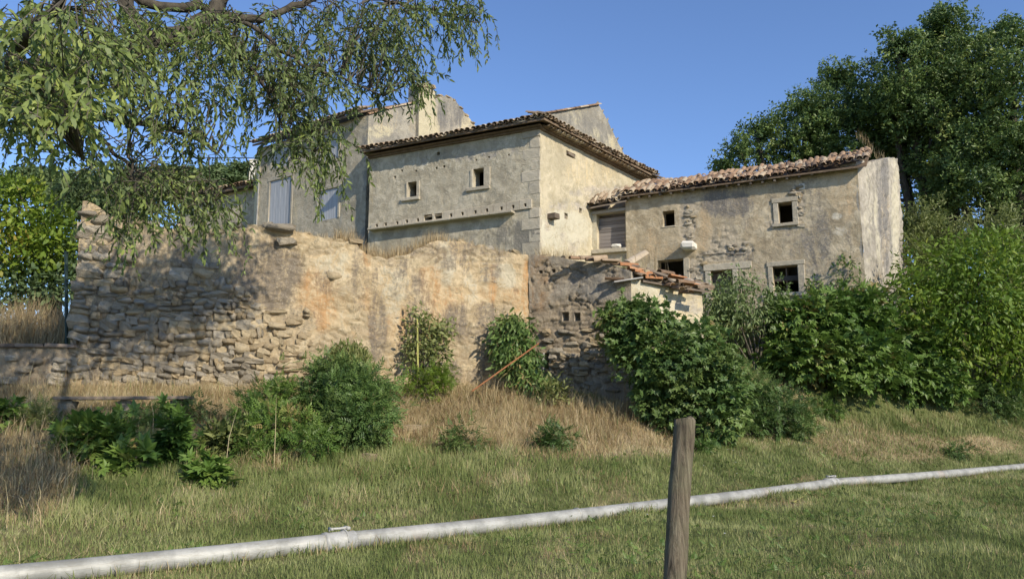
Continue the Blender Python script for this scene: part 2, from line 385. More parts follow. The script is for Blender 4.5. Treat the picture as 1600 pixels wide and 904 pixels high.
STONES = {k: [stone_mesh(i) for i in range(12)] for k in ('stone', 'stoney', 'cut', 'palecut')}
for k, l in STONES.items():
    for m_ in l: m_.materials.append(M[k])
def put(name, me, Mx, parent):
    o = bpy.data.objects.new(name, me); col.objects.link(o); setparent(o, parent); o.matrix_basis = Mx; return o
def block_mesh(sx, sy, sz, mat, bev=.012, jit=.006):
    """a squared block: 24 vertices, worn edges"""
    V = []; ids = {}
    h = (sx/2, sy/2, sz/2)
    for ax in range(3):
        for c in [(x, y, z) for x in (-1, 1) for y in (-1, 1) for z in (-1, 1)]:
            p = [c[i]*(h[i]-(0 if i == ax else bev)) for i in range(3)]
            ids[(ax, c)] = len(V); V.append([q+random.uniform(-jit, jit) for q in p])
    Fs = []
    for ax in range(3):
        o2 = [i for i in range(3) if i != ax]
        for sd in (-1, 1):
            q = []
            for (a, b) in ((-1, -1), (1, -1), (1, 1), (-1, 1)):
                c = [0, 0, 0]; c[ax] = sd; c[o2[0]] = a; c[o2[1]] = b; q.append(ids[(ax, tuple(c))])
            Fs.append(q)
    for ax in range(3):       # bevel strips along edge direction ax
        o2 = [i for i in range(3) if i != ax]
        for a in (-1, 1):
            for b in (-1, 1):
                c0 = [0, 0, 0]; c0[ax] = -1; c0[o2[0]] = a; c0[o2[1]] = b; c1 = list(c0); c1[ax] = 1
                Fs.append([ids[(o2[0], tuple(c0))], ids[(o2[0], tuple(c1))], ids[(o2[1], tuple(c1))], ids[(o2[1], tuple(c0))]])
    for c in [(x, y, z) for x in (-1, 1) for y in (-1, 1) for z in (-1, 1)]: Fs.append([ids[(0, c)], ids[(1, c)], ids[(2, c)]])
    me = bpy.data.meshes.new('block'); me.from_pydata(V, [], Fs); me.materials.append(mat); me.update()
    return me
def block(name, pl, s0, s1, z0, z1, off, depth, mat, parent, roll=0., bev=.012, jit=.005):
    """block flush into a wall: front face stands 'off' proud"""
    me = block_mesh(abs(s1-s0), depth, z1-z0, mat, bev, jit)
    return put(name, me, pl.mat((s0+s1)/2, (z0+z1)/2, off-depth/2, roll), parent)
def tile_mesh(mat, seed, L=.46, r0=.096, r1=.078, th=.014, n=5, conc=False):
    r = random.Random(seed); V = []
    for (y, rad) in ((0, r0), (L, r1)):
        for rr in (rad, rad-th):
            for i in range(n+1):
                a = math.pi*i/n; V.append((math.cos(a)*rr+r.uniform(-.003, .003), y+r.uniform(-.008, .008), math.sin(a)*rr*.82+r.uniform(-.003, .003)))
    k = n+1; Fs = []
    for i in range(n):
        Fs += [[i, i+1, 2*k+i+1, 2*k+i], [k+i+1, k+i, 3*k+i, 3*k+i+1], [i+1, i, k+i, k+i+1], [2*k+i, 2*k+i+1, 3*k+i+1, 3*k+i]]
    Fs += [[0, 2*k, 3*k, k], [n, k+n, 3*k+n, 2*k+n]]
    if conc: V = [(x, y, -z+.06) for x, y, z in V]; Fs = [f[::-1] for f in Fs]
    me = bpy.data.meshes.new('roof_tile'); me.from_pydata(V, [], Fs); me.materials.append(mat); me.update()
    return me
TILES = {k: ([tile_mesh(M[k], i) for i in range(5)], [tile_mesh(M[k], 20+i, conc=True) for i in range(3)]) for k in ('tile', 'tiledark', 'tileorange')}
def roof_tiles(parent, A, B, up, rows, kind='tile', wave=None, parts=300, jit=1., pitch=.2, rowlen=.36, channel=True, name='roof_tile', skip=0):
    """barrel tiles: A-B the eave line, up = vector up the slope"""
    A = Vector(A); B = Vector(B); X = (B-A); Lx = X.length; X.normalize(); U = Vector(up).normalized(); U = (U-X*U.dot(X)).normalized(); Zv = X.cross(U)
    if Zv.z < 0: Zv = -Zv
    ncol = int(Lx/pitch); cov, cha = TILES[kind]; made = 0; mb = MB(); todo = []
    for rrow in range(rows):
        for c in range(ncol+1):
            todo.append((rrow, c, False))
            if channel and (rrow < 1): todo.append((rrow, c, True))
    for (rrow, c, ch) in todo:
        if random.random() < skip: continue
        u = c*pitch+(pitch/2 if ch else 0)+random.uniform(-.012, .012)*jit
        if u > Lx: continue
        p = A+X*u+U*(rrow*rowlen+random.uniform(-.025, .025)*jit-(.03 if not ch else 0))+Zv*(.035 if not ch else -.02)
        if wave: p.z += wave(u/Lx, rrow)
        p.z += random.uniform(-.008, .012)*jit
        R = Matrix((X, U, Zv)).transposed().to_4x4()
        R = Matrix.Translation(p)@R@Matrix.Rotation(random.gauss(0, .045)*jit, 4, 'Z')@Matrix.Rotation(random.gauss(.05, .03)*jit, 4, 'X')@Matrix.Rotation(random.gauss(0, .06)*jit, 4, 'Y')
        me = random.choice(cha if ch else cov)
        if made < parts: put(name, me, R, parent); made += 1
        else:
            v = np.array([q.co[:] for q in me.vertices]); Rn = np.array(R); mb.add(v@Rn[:3, :3].T+Rn[:3, 3], [list(f.vertices) for f in me.polygons])
    if mb.V:
        o = mb.build('roof_tiling', M[kind], parent); o['kind'] = 'stuff'
def quad_sheet(name, pts, mat, parent, th=.06, up=(0, 0, 1)):
    V = [Vector(p) for p in pts]; n = len(V); V2 = [v-Vector(up)*th for v in V]
    me = bpy.data.meshes.new(name); me.from_pydata([v[:] for v in V+V2], [], [list(range(n)), list(range(2*n-1, n-1, -1))]+[[i, n+i, n+(i+1) % n, (i+1) % n] for i in range(n)])
    me.update(); return link(name, me, parent, mat)
def box_part(name, p0, p1, wdt, hgt, mat, parent):
    """a bar from p0 to p1"""
    p0 = Vector(p0); p1 = Vector(p1); d = p1-p0; X = d.normalized(); Y = Vector((0, 0, 1)).cross(X)
    if Y.length < .05: Y = Vector((1, 0, 0))
    Y.normalize(); Z = X.cross(Y)
    R = Matrix((X, Y, Z)).transposed().to_4x4(); R.translation = (p0+p1)/2
    return put(name, block_mesh(d.length, wdt, hgt, mat, min(wdt, hgt)*.12, .003), R, parent)

# ------------------------------------------------------------ terrain
def row(py, Y): return at(800, py, Y).z
K1 = np.array([826., 20.0]); WD = {}
def wdepth(px):       # how far away the wall foot stands in the column px of the photograph
    if px <= 108: return 17.0
    A = np.array([(108-800)/F*17., 17.]); B = np.array([(826-800)/F*20., 20.])
    if px > 826: A, B = B, np.array([(986-800)/F*18.95, 18.95])
    r = (px-800)/F; D = B-A; t = (r*A[1]-A[0])/(D[0]-r*D[1]); return A[1]+D[1]*t
def col_front(px, flat, mids, basepy, top, dy=0):
    w_ = wdepth(px); return [(flat, 0)]+[(a, row(b, a)) for a, b in mids]+[(w_-.02, row(basepy, w_)), (w_+.22, row(basepy, w_)), (w_+.5, top), (30, 6.), (80, 10)]
COLS = [(-700, [(8.3, 0), (10, row(780, 10)), (12.5, row(705, 12.5)), (15, row(645, 15)), (17, row(603, 17)), (17.1, row(603, 17)), (17.4, 2.9), (25, 4.), (80, 10)]),
 (100, [(8.3, 0), (10, row(780, 10)), (12.5, row(705, 12.5)), (15, row(645, 15)), (17, row(603, 17)), (17.1, row(603, 17)), (17.4, 2.9), (25, 4.), (80, 10)])]
for px, flat, mids, bp, top in [(150, 8.4, [(10, 780), (12.5, 705), (15, 645)], 603, 5.1), (280, 8.7, [(10.5, 775), (13, 705), (15.5, 648)], 603, 5.1), (400, 8.9, [(11, 770), (13, 715), (15.6, 653)], 602, 5.1),
        (500, 9.2, [(12, 750), (14, 700), (16.2, 655)], 602, 5.1), (600, 9.8, [(13, 735), (15, 685), (17.2, 640)], 604, 5.0), (720, 10.3, [(13.5, 724), (15.7, 675), (17.8, 636)], 604, 5.0), (820, 11, [(14, 715), (16.2, 672), (18.2, 634)], 604, 4.9),
        (835, 11, [(14, 715), (16.2, 672), (18.2, 634)], 604, 4.7), (910, 11.8, [(14.3, 712), (16, 680), (17.6, 645)], 612, 4.2), (985, 12.5, [(14.5, 710), (16, 690), (17.3, 655)], 628, 3.4)]: COLS.append((px, col_front(px, flat, mids, bp, top)))
COLS += [
 (1100, [(13.5, 0), (16.0, row(712, 16)), (17.4, row(690, 17.4)), (18.5, row(672, 18.5)), (19.8, 2.3), (20.5, 2.7), (22, 3.5), (30, 6.), (80, 10)]),
 (1250, [(14.5, 0), (18, row(700, 18)), (19, row(683, 19)), (20, row(668, 20)), (21, 2.0), (22, 2.6), (23.4, 3.8), (30, 6.), (80, 10)]),
 (1400, [(17.3, 0), (19.3, row(702, 19.3)), (20.3, row(680, 20.3)), (21.4, row(652, 21.4)), (22.4, 2.2), (23.4, 3.), (25.5, 4.0), (31, 6.), (80, 10)]),
 (1600, [(20.3, 0), (21.4, row(696, 21.4)), (22.2, row(676, 22.2)), (23.1, row(656, 23.1)), (24.2, 2.2), (25, 2.8), (27, 3.6), (34, 6.), (80, 10)]),
 (2600, [(20.3, 0), (21.4, row(696, 21.4)), (22.2, row(676, 22.2)), (23.1, row(656, 23.1)), (24.2, 2.2), (25, 2.8), (27, 3.6), (34, 6.), (80, 10)])]
_cp = np.array([c[0] for c in COLS], float); _KD = np.array([[p[0] for p in c[1]] for c in COLS]); _KZ = np.array([[p[1] for p in c[1]] for c in COLS])
def zt(x, y):
    x = np.asarray(x, float); y = np.asarray(y, float); r = 800+F*x/np.maximum(y, 4.)
    kd = [np.interp(r, _cp, _KD[:, k]) for k in range(_KD.shape[1])]; kz = [np.interp(r, _cp, _KZ[:, k]) for k in range(_KD.shape[1])]
    z = kz[0].copy()
    for k in range(len(kd)-1):
        t = np.clip((y-kd[k])/np.maximum(kd[k+1]-kd[k], 1e-3), 0, 1); z = z+(kz[k+1]-kz[k])*t
    m = sstep(5, 12, y)
    z = z+(fbm(x*.5, y*.5, 77, 3)-.5)*.16*(.35+m)+(vn(x*2.2, y*2.2, 5)-.5)*.04
    return z
def zt1(x, y): return float(zt(np.array([x]), np.array([y]))[0])
def dryness(x, y, z):
    px, py = proj(x, y, z)
    d = .25+.75*(fbm(x*.55, y*.55, 21, 4)-.5)+.75*(fbm(x*2.2, y*1.5, 22, 3)-.5)
    e = ell(px, py, [(150, 600, 520, 55, .95), (330, 655, 130, 50, .8), (420, 690, 90, 60, .6), (700, 640, 230, 70, .95), (900, 670, 200, 55, .95), (1030, 680, 90, 40, .8), (30, 740, 110, 95, .8), (120, 850, 210, 60, .35),
                     (1280, 675, 140, 30, .5), (1400, 700, 170, 28, .55), (1530, 695, 90, 18, .65), (330, 800, 130, 30, .4), (960, 800, 60, 30, .2), (200, 895, 160, 20, .45), (1440, 775, 150, 25, .25)])
    return np.clip(np.maximum(d, e+.35*(fbm(x*1.6, y*1.6, 3, 3)-.5)), 0, 1)
def mat_ground():
    t = NT('soil_and_thatch'); o = t.obj(); d = t.attr('dry', True)
    n1 = t.noise(o, 5, 6, .7); n2 = t.noise(o, 40, 4, .7)
    g = t.mix(n1, (.10, .12, .04), (.17, .18, .07)); s = t.mix(n1, (.32, .235, .13), (.48, .37, .22))
    c = t.mix(t.rng(t.math('ADD', d, t.math('MULTIPLY', t.math('SUBTRACT', n2, .5), .5)), .25, .75), g, s)
    c = t.mix(t.math('MULTIPLY', t.rng(n2, .5, .7), .5), c, (.10, .075, .045))
    t.pbr(c, .95, t.bump(t.math('ADD', n2, n1), .9, .04), spec=.1); return t.m
xs = np.concatenate([np.arange(-420, -40, 20), np.arange(-40, -16, 1.5), np.arange(-16, 18, .16), np.arange(18, 40, 1.5), np.arange(40, 430, 20)])
ys = np.concatenate([np.arange(-60, 2, 6), np.arange(2, 30, .16), np.arange(30, 60, 2), np.arange(60, 500, 20)])
X_, Y_ = np.meshgrid(xs, ys, indexing='ij'); Z_ = zt(X_, Y_)
idx = np.arange(X_.size).reshape(X_.shape); q = np.stack([idx[:-1, :-1], idx[1:, :-1], idx[1:, 1:], idx[:-1, 1:]], -1).reshape(-1, 4)
g_ = mesh('ground', np.stack([X_, Y_, Z_], -1).reshape(-1, 3), q, mat_ground(), None, {'dry': dryness(X_, Y_, Z_).ravel()}, True)
tag(g_, kind='structure')

# ------------------------------------------------------------ terrace wall (ochre, rubble on the left)
U = np.array([.895, -.446]); U /= np.linalg.norm(U)      # direction of the house fronts, going right
Vv = np.array([.6, .8])
T = Pl(xy(108, 17.0), P1=xy(826, 20.0))
sT = lambda p, y=450: T.s_at(p, y)
topT = [T.hit(*p) for p in [(108, 318), (128, 310), (150, 318), (180, 338), (230, 350), (300, 360), (380, 357), (425, 352), (450, 358), (503, 370), (553, 377), (572, 398), (606, 402), (632, 399), (672, 377), (718, 376), (771, 389), (826, 398)]]
tw = empty('terrace_wall', (*T.xy(0), 2.0), 'long ochre rubble wall with peeling lime and a bare dry-stone end under the overhanging branches', 'wall')
lft = lambda px, py: -.03*(1-sstep(400, 520, px))
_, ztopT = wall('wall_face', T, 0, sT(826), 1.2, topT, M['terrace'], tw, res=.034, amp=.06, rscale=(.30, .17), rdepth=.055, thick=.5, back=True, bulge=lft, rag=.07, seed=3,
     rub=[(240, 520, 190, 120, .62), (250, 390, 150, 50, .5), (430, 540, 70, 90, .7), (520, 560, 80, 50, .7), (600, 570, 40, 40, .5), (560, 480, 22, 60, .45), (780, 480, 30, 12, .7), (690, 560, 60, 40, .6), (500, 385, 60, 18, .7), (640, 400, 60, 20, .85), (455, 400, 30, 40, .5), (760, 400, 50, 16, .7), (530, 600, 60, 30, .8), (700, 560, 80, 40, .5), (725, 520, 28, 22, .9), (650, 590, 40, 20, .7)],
     grime_shade=[(200, 470, 200, 170, .62), (130, 350, 40, 60, .6), (590, 510, 18, 70, .75), (560, 450, 14, 60, .5), (655, 470, 26, 60, .6), (745, 500, 70, 34, .7), (620, 415, 24, 26, .65), (520, 440, 40, 24, .5), (420, 430, 60, 70, .7), (470, 500, 40, 30, .4), (700, 390, 110, 14, .6), (690, 590, 90, 30, .6), (780, 560, 40, 40, .6), (480, 590, 60, 24, .45), (805, 430, 8, 50, .4), (600, 440, 40, 40, .4), (705, 400, 40, 26, .6), (755, 425, 40, 22, .6), (560, 420, 14, 60, .45), (720, 500, 40, 35, .5), (610, 540, 35, 40, .35), (790, 400, 40, 20, .5), (380, 370, 40, 20, .4)],  # first ellipse: dark mortar gaps plus tree shade painted into the colour
     orange=[(672, 435, 20, 60, .62), (680, 480, 26, 40, .4), (500, 470, 50, 60, .5), (572, 510, 26, 70, .5), (822, 450, 8, 60, .9), (770, 440, 10, 60, .55), (640, 510, 60, 40, .4), (575, 400, 10, 20, .6), (800, 470, 26, 30, .5), (730, 470, 60, 30, .35)],
     white=[(520, 410, 34, 34, .6), (615, 440, 26, 60, .6), (695, 410, 20, 40, .6), (735, 450, 16, 30, .5), (600, 500, 30, 20, .4), (735, 545, 36, 14, .7), (758, 430, 10, 40, .55), (790, 430, 22, 24, .75), (540, 480, 20, 40, .4), (640, 400, 22, 14, .7)])
cnt = 0; z = 1.95
while z < 6.2 and cnt < 300:
    h = random.uniform(.11, .22); s = random.uniform(-.1, .05)
    while s < sT(545):
        wd = random.choice([.15, .2, .26, .34, .44])*random.uniform(.85, 1.15)*(1.15 if h > .2 else .9); a = s+wd/2; s += wd
        hs = h*random.choice([1, 1, 1.05, .8, 1.25])
        zj = z+h/2+.07*math.sin(a*1.3+z*.8)+random.uniform(-.03, .03)
        if zj+h/2 > ztopT(a)+.05 or a < .02: continue
        px, py = [float(v) for v in proj(*T.pt(a, zj))]
        up = float(sstep(395, 455, py+18*math.sin(px*.045))); keep = (.97*up if px > 170 else .8) if px < 400 else (.6*up if py > 480 and px < 480 else .02)
        if random.random() > keep or cnt >= 300: continue
        kind = 'stoney' if (px > 395+random.uniform(-50, 50) or random.random() < .25) else 'stone'
        Mx = T.mat(a, zj, -.158+random.uniform(-.025, .03), random.gauss(0, .13))@Matrix.Rotation(random.gauss(0, .12), 4, 'Z')@Matrix.Diagonal((wd*1.06, .36, hs*1.12, 1))
        put('stone', random.choice(STONES[kind]), Mx, tw); cnt += 1
    z += h*.99
s = sT(150)      # cap stones along the top
while s < sT(824):
    wd = random.uniform(.16, .42)
    if random.random() < .6:
        h = random.uniform(.09, .2); put('cap_stone', random.choice(STONES[random.choice(['stone', 'stoney'])]), T.mat(s, ztopT(s)+h*.15, -random.uniform(.05, .4), random.gauss(0, .15))@Matrix.Rotation(random.gauss(0, .5), 4, 'Z')@Matrix.Diagonal((wd, .3, h, 1)), tw)
    s += wd*1.05
a, zz = T.hit(438, 356); put('cap_stone', STONES['stone'][3], T.mat(a, zz, -.05, .05)@Matrix.Diagonal((.62, .4, .2, 1)), tw)
a, zz = T.hit(448, 378); put('cap_stone', STONES['stone'][5], T.mat(a, zz, -.02, -.1)@Matrix.Diagonal((.42, .3, .16, 1)), tw)
# low retaining wall going on to the left, with its coping
LW = Pl(xy(-420, 16.6), P1=xy(112, 16.95))
lw = empty('low_retaining_wall', (*LW.xy(0), 2.0), 'low stone retaining wall with flat coping coloured dark for shade at far left, below the dry straw', 'wall')
z_l = LW.hit(50, 541)[1]
wall('wall_face', LW, 0, LW.s_at(118), 1.3, z_l, M['shedwall'], lw, res=.06, amp=.03, rub=[(-200, 580, 600, 200, .9)], rdepth=.06, thick=.4, seed=14)
s = LW.s_at(-200)
while s < LW.s_at(116):
    wd = random.uniform(.35, .8); block('coping_stone', LW, s, s+wd-.012, z_l-.02, z_l+.06, .04, .42, M['oldwood'], lw, random.gauss(0, .008), .012, .01); s += wd  # stone coping takes the dark wood colour to stand for shade
for k in range(16):
    px = random.uniform(-60, 130); a, zz = LW.hit(px, random.uniform(556, 604)); put('stone', random.choice(STONES['stone']), LW.mat(a, zz, -.05, random.gauss(0, .08))@Matrix.Diagonal((random.uniform(.25, .5), .28, random.uniform(.12, .2), 1)), lw)

# ------------------------------------------------------------ ruined shed: grey-brown wall, cream wall, broken tiles
K0 = T.xy(sT(826)); SW = Pl(K0+np.array([.012, -.03]), P1=xy(986, 18.95)); SC = SW.xy(SW.s_at(985)); SE = Pl(SC, P1=xy(1103, 20.0))
sh = empty('ruined_shed', (*SC, 2.0), 'ruined lean-to shed with grey rubble wall, cream side and collapsed orange-brown roof tiles', 'shed')
topS = [SW.hit(*p) for p in [(826, 397), (850, 400), (880, 402), (905, 408), (940, 411), (985, 424)]]
hS = [SW.rect(878, 487, 889, 501)+(.3, 1), SW.rect(897, 488, 907, 501)+(.3, 1), SW.rect(842, 422, 848, 427)+(.2, 1), SW.rect(862, 420, 868, 426)+(.2, 1), SW.rect(846, 551, 858, 576)+(.3, 1)]
_, ztopS = wall('rubble_wall', SW, 0, SW.s_at(985), 1.2, topS, M['shedwall'], sh, holes=hS, res=.032, amp=.035, rub=[(905, 530, 110, 75, .95), (950, 450, 40, 60, .35), (870, 430, 60, 30, .4)], rscale=(.24, .13), rdepth=.08, thick=.45, seed=8, rag=.04,
     orange=[(845, 450, 22, 70, .55), (840, 500, 30, 40, .7), (860, 540, 30, 40, .3)], grime_shade=[(930, 440, 70, 35, .6), (960, 420, 40, 20, .6), (960, 560, 50, 50, .5)])
n_ = 0
for k in range(400):
    px = random.uniform(838, 990); py = random.uniform(495, 612); a, zz = SW.hit(px, py)
    if a > SW.s_at(985)-.1 or any(h[0]-.12 < a < h[1]+.12 and h[2]-.1 < zz < h[3]+.1 for h in hS): continue
    if n_ >= 95: break
    if random.random() > sstep(480, 560, py): continue
    put('stone', random.choice(STONES[random.choice(['stone', 'stone', 'stoney'])]), SW.mat(a, zz, -.06+random.uniform(-.02, .02), random.gauss(0, .12))@Matrix.Diagonal((random.uniform(.14, .36), .24, random.uniform(.08, .17), 1)), sh); n_ += 1
a0, zc = SE.hit(990, 436); a1, zd = SE.hit(1100, 452)
wall('cream_wall', SE, 0, SE.s_at(1095), 1.2, [(0, zc), (a1, zd)], M['pigeonR'], sh, res=.05, amp=.03, rub=[(1080, 470, 30, 30, .5)], white=[(1030, 460, 60, 40, .5)], orange=[(1060, 480, 50, 40, .5)], thick=.4, seed=12)
# shed roof: eave of broken barrel tiles, loose tiles, poles
eA = Vector(SE.pt(SE.s_at(1000), zc+.02, .10)); eB = Vector(SE.pt(SE.s_at(1104), zd-.02, .12)); upv = Vector((-SE.N[0], -SE.N[1], .27))
roof_tiles(sh, eA, eB, upv, 3, 'tiledark', wave=lambda t, r: .03*math.sin(t*9), jit=2.0, skip=.12, pitch=.2)
quad_sheet('roof_deck', [eA+Vector((0, 0, -.04)), eB+Vector((0, 0, -.04)), eB+upv.normalized()*1.3, eA+upv.normalized()*1.3], M['oldwood'], sh, .05)
def loose_tile(px, py, Y, kind, yaw, tilt, roll, sc_=1.0, nm='roof_tile'):
    R = Matrix.Translation(at(px, py, Y+.6))@Matrix.Rotation(yaw, 4, 'Z')@Matrix.Rotation(tilt, 4, 'X')@Matrix.Rotation(roll, 4, 'Y')@Matrix.Scale(sc_, 4)
    return put(nm, random.choice(TILES[kind][0]), R, sh)
for i in range(4): loose_tile(982+i*8, 420+i*4.5, 18.5-.02*i, 'tileorange', -1.25, -.1+.04*i, .1*i, 1.05)
for i, (px, py, k, yw, tl, ro) in enumerate([(1030, 425, 'tile', -1.0, .0, .3), (1046, 432, 'tileorange', -1.2, -.08, -.2), (1058, 440, 'tile', -1.3, -.05, .2), (1072, 443, 'tileorange', -1.1, -.1, -.1), (1088, 449, 'tiledark', -1.3, .05, .3), (1020, 432, 'tiledark', .3, .2, 0),
        (1036, 437, 'tile', .35, .15, .1), (1052, 446, 'tile', .4, .15, -.1), (1066, 452, 'tiledark', .4, .15, .1), (1080, 457, 'tile', .45, .1, 0), (1002, 432, 'tiledark', -1.4, -.1, .2), (975, 434, 'tile', 1.5, .05, 2.9), (905, 404, 'tiledark', -1.2, .1, .3), (925, 405, 'tiledark', -1.0, .2, 1.2), (890, 404, 'tile', -1.3, 0, .1), (955, 412, 'tile', -1.45, -.03, .2), (940, 409, 'tiledark', -1.45, 0, -.2), (968, 414, 'tileorange', -1.5, -.03, .2), (915, 407, 'tile', -1.5, 0, 0)]):
    loose_tile(px, py, 18.35+random.uniform(0, .35), k, yw, tl, ro)
R = Matrix.Translation(at(980, 414, 19.6))@Matrix.Rotation(-.9, 4, 'Z')@Matrix.Rotation(.5, 4, 'X')@Matrix.Scale(1.7, 4); put('roof_tile', tile_mesh(M['tiledark'], 77), R, sh)
box_part('wooden_pole', at(930, 410, 19.4), at(1000, 416, 19.1), .05, .05, M['oldwood'], sh)
box_part('fallen_plank', at(958, 441, 18.85), at(1003, 434, 18.95), .2, .035, M['slab'], sh)
box_part('wooden_pole', at(1010, 420, 19.5), at(1100, 452, 19.9), .07, .07, M['oldwood'], sh)
box_part('rafter', at(1060, 430, 20.1), at(1108, 452, 19.9), .06, .05, M['slab'], sh)
for k in range(26):
    px = random.uniform(835, 1010); Y = 20.0-(px-835)/150*.75+random.uniform(0, .5); zz_ = ztopS(SW.s_at(min(px, 984)))
    p = at(px, 404, Y); p.z = zz_+random.uniform(-.03, .05)
    put('rubble_stone', random.choice(STONES[random.choice(['stone', 'stoney'])]), Matrix.Translation(p)@Matrix.Rotation(random.uniform(0, 3), 4, 'Z')@Matrix.Diagonal((random.uniform(.12, .3), .2, random.uniform(.07, .14), 1)), sh)
for (x0, y0, x1, y1) in [(844, 551, 845, 580), (854, 553, 855, 578)]:
    box_part('window_post', SW.pt(SW.s_at(x0+4), SW.hit(x0, y1)[1], .0), SW.pt(SW.s_at(x1+4), SW.hit(x1, y0)[1], .0), .05, .05, M['slab'], sh)

# ------------------------------------------------------------ pigeon house
C = np.array([(845-800)/F*24.0, 24.0]); PL_ = Pl(C, U); PR = Pl(C, Vv)
ph = empty('pigeon_house', (*C, 5.2), 'square render house with a stone corner, two small windows and a ledge of pigeon holes', 'house')
z_e = PL_.hit(838, 197)[1]; zR_e = z_e
sl_ = PL_.s_at(577, 300)
W1 = PL_.rect(637, 284, 651, 308); W2 = PL_.rect(739.5, 263, 756, 292)
ledge = lambda px: 360-(px-580)*.1375
slabs = [(581, 600), (600, 616), (616, 631), (631, 645), (645, 662), (662, 694), (694, 712), (712, 731), (731, 753), (753, 772), (772, 793), (793, 813), (813, 832)]
hol = {0: 590, 1: 604, 2: 622, 3: 637, 4: 654.3, 6: 706, 7: 723.7, 8: 744, 9: 762, 10: 784.7, 11: 803, 12: 821.8}
holes = [W1+(.45,), W2+(.45,)]
ph_h = []
for k, (a, b) in enumerate(slabs):
    if k in hol:
        x = hol[k]; yb = ledge(x)-6.0; ph_h.append(PL_.rect(x-1.9, yb-2.6, x+1.9, yb+2.6))
    elif k == 5: ph_h.append(PL_.rect(664, ledge(678)-11, 677, ledge(678)-2)); ph_h.append(PL_.rect(680.5, ledge(687)-11.5, 692, ledge(687)-3))
holes += [h+(.3,) for h in ph_h]
for (x, y, s_) in [(685, 240, 2.4), (628, 266.5, 1.6), (650, 267, 1.5), (617, 276.5, 1.7), (694, 260, 1.9), (682, 262.5, 1.7), (764, 245.5, 1.5), (744, 250, 1.2), (795, 242, 1.4)]:
    holes.append(PL_.rect(x-s_, y-s_, x+s_, y+s_)+(.25,))
wall('render_wall', PL_, sl_, 0, 4.9, z_e+.02, M['pigeonL'], ph, holes=holes, res=.05, amp=.022, thick=0, seed=21,
     rub=[(700, 250, 60, 10, .35), (780, 240, 50, 10, .35), (830, 370, 30, 25, .35)], grime_shade=[(680, 238, 110, 12, .35), (820, 370, 50, 30, .75), (760, 372, 80, 14, .3), (700, 210, 130, 12, .4), (585, 270, 8, 60, .4)],
     orange=[(580, 300, 4, 60, .6), (800, 212, 50, 12, .3)], white=[(700, 250, 120, 22, .35), (800, 225, 30, 20, .3), (640, 350, 90, 40, .15)])
sr_ = PR.s_at(1008, 290)
wall('cream_side_wall', PR, 0, sr_, 4.9, z_e+.02, M['pigeonR'], ph, res=.06, amp=.03, thick=0, seed=22, rub=[(905, 322, 60, 9, .55), (940, 300, 60, 12, .6), (856, 330, 8, 60, .35), (880, 380, 40, 20, .3)], white=[(880, 360, 60, 36, .8), (960, 285, 50, 20, .3)], grime_shade=[(900, 250, 60, 20, .18), (885, 320, 40, 14, .35)], orange=[(930, 270, 60, 30, .35), (860, 220, 20, 20, .25)], holes=[PR.rect(885, 238, 899, 246)+(.25, 1), PR.rect(882, 333, 887, 342)+(.25, 1), PR.rect(905, 325, 909, 333)+(.25, 1)])
# opposite sides and ceiling close the rooms so that the openings look into the dark
B1 = C+U*sl_+Vv*sr_; Bc = C+Vv*sr_
def plain(name, a, b, z0, z1, mat, parent, th=.3):
    a = Vector((*a, 0)); b = Vector((*b, 0)); d = (b-a).normalized(); n = Vector((d.y, -d.x, 0))*th/2
    V = [(p+s_*n+Vector((0, 0, z)))[:] for z in (z0, z1) for p in (a, b) for s_ in (-1, 1)]
    me = bpy.data.meshes.new(name); me.from_pydata(V, [], [[0, 1, 3, 2], [4, 6, 7, 5], [0, 4, 5, 1], [2, 3, 7, 6], [0, 2, 6, 4], [1, 5, 7, 3]]); me.update(); return link(name, me, parent, mat)
plain('rear_wall', Bc, B1, 4.9, z_e, M['main'], ph); plain('rear_wall', B1+U*.2, C+U*(sl_+.2)+Vv*.3, 4.9, z_e, M['main'], ph)
quad_sheet('floor_slab', [(*(C+U*sl_*.99+Vv*.1), 5.4), (*(C+Vv*.1-U*.1), 5.4), (*(Bc-U*.1), 5.4), (*B1, 5.4)], M['dark'], ph, .1)
# hipped roof
ov = .42
def c3(p, z): return Vector((p[0], p[1], z))
nL = PL_.N; nR = PR.N
den = 1-(nL@nR)**2; kk = (ov-ov*(nL@nR))/den
cor = C+nL*kk+nR*kk
eL = C+U*sl_+nL*ov-U*.15; eR = Bc+nR*ov+Vv*.25; back = B1+Vv*.2
rz = z_e+.06; pk = C+U*(sl_*.5)+Vv*(sr_*.5); PKz = rz+1.05
quad_sheet('roof_deck', [c3(eL, rz), c3(cor, rz), c3(pk, PKz)], M['soffit'], ph, .07)
quad_sheet('roof_deck', [c3(cor, rz), c3(eR, rz), c3(pk, PKz)], M['soffit'], ph, .07)
quad_sheet('roof_deck', [c3(eR, rz), c3(back, rz), c3(pk, PKz)], M['soffit'], ph, .07)
quad_sheet('roof_deck', [c3(back, rz), c3(eL, rz), c3(pk, PKz)], M['soffit'], ph, .07)
def mold(pl, a0, a1, z0, name='cornice'):
    for k, (of, hh, zo) in enumerate([(.10, .07, -.05), (.2, .06, .01)]):
        block(name, pl, a0, a1, z0+zo-hh/2-.05, z0+zo+hh/2-.05, of, of+.1, M['soffit'], ph, 0, .02, .004)
mold(PL_, sl_-.05, .12, z_e); mold(PR, -.05, sr_, z_e)
gen = 0
upL = Vector((*(-nL), .27)); upR = Vector((*(-nR), .27))
roof_tiles(ph, c3(eL+nL*.05, rz+.05), c3(cor+nL*.05, rz+.05), upL, 2, 'tiledark', jit=1.2, wave=lambda t, r: -.05*math.sin(t*3.1))
roof_tiles(ph, c3(cor+nR*.06, rz+.05), c3(eR+nR*.06, rz+.05), upR, 2, 'tiledark', jit=1.8, wave=lambda t, r: -.04*math.sin(t*4))
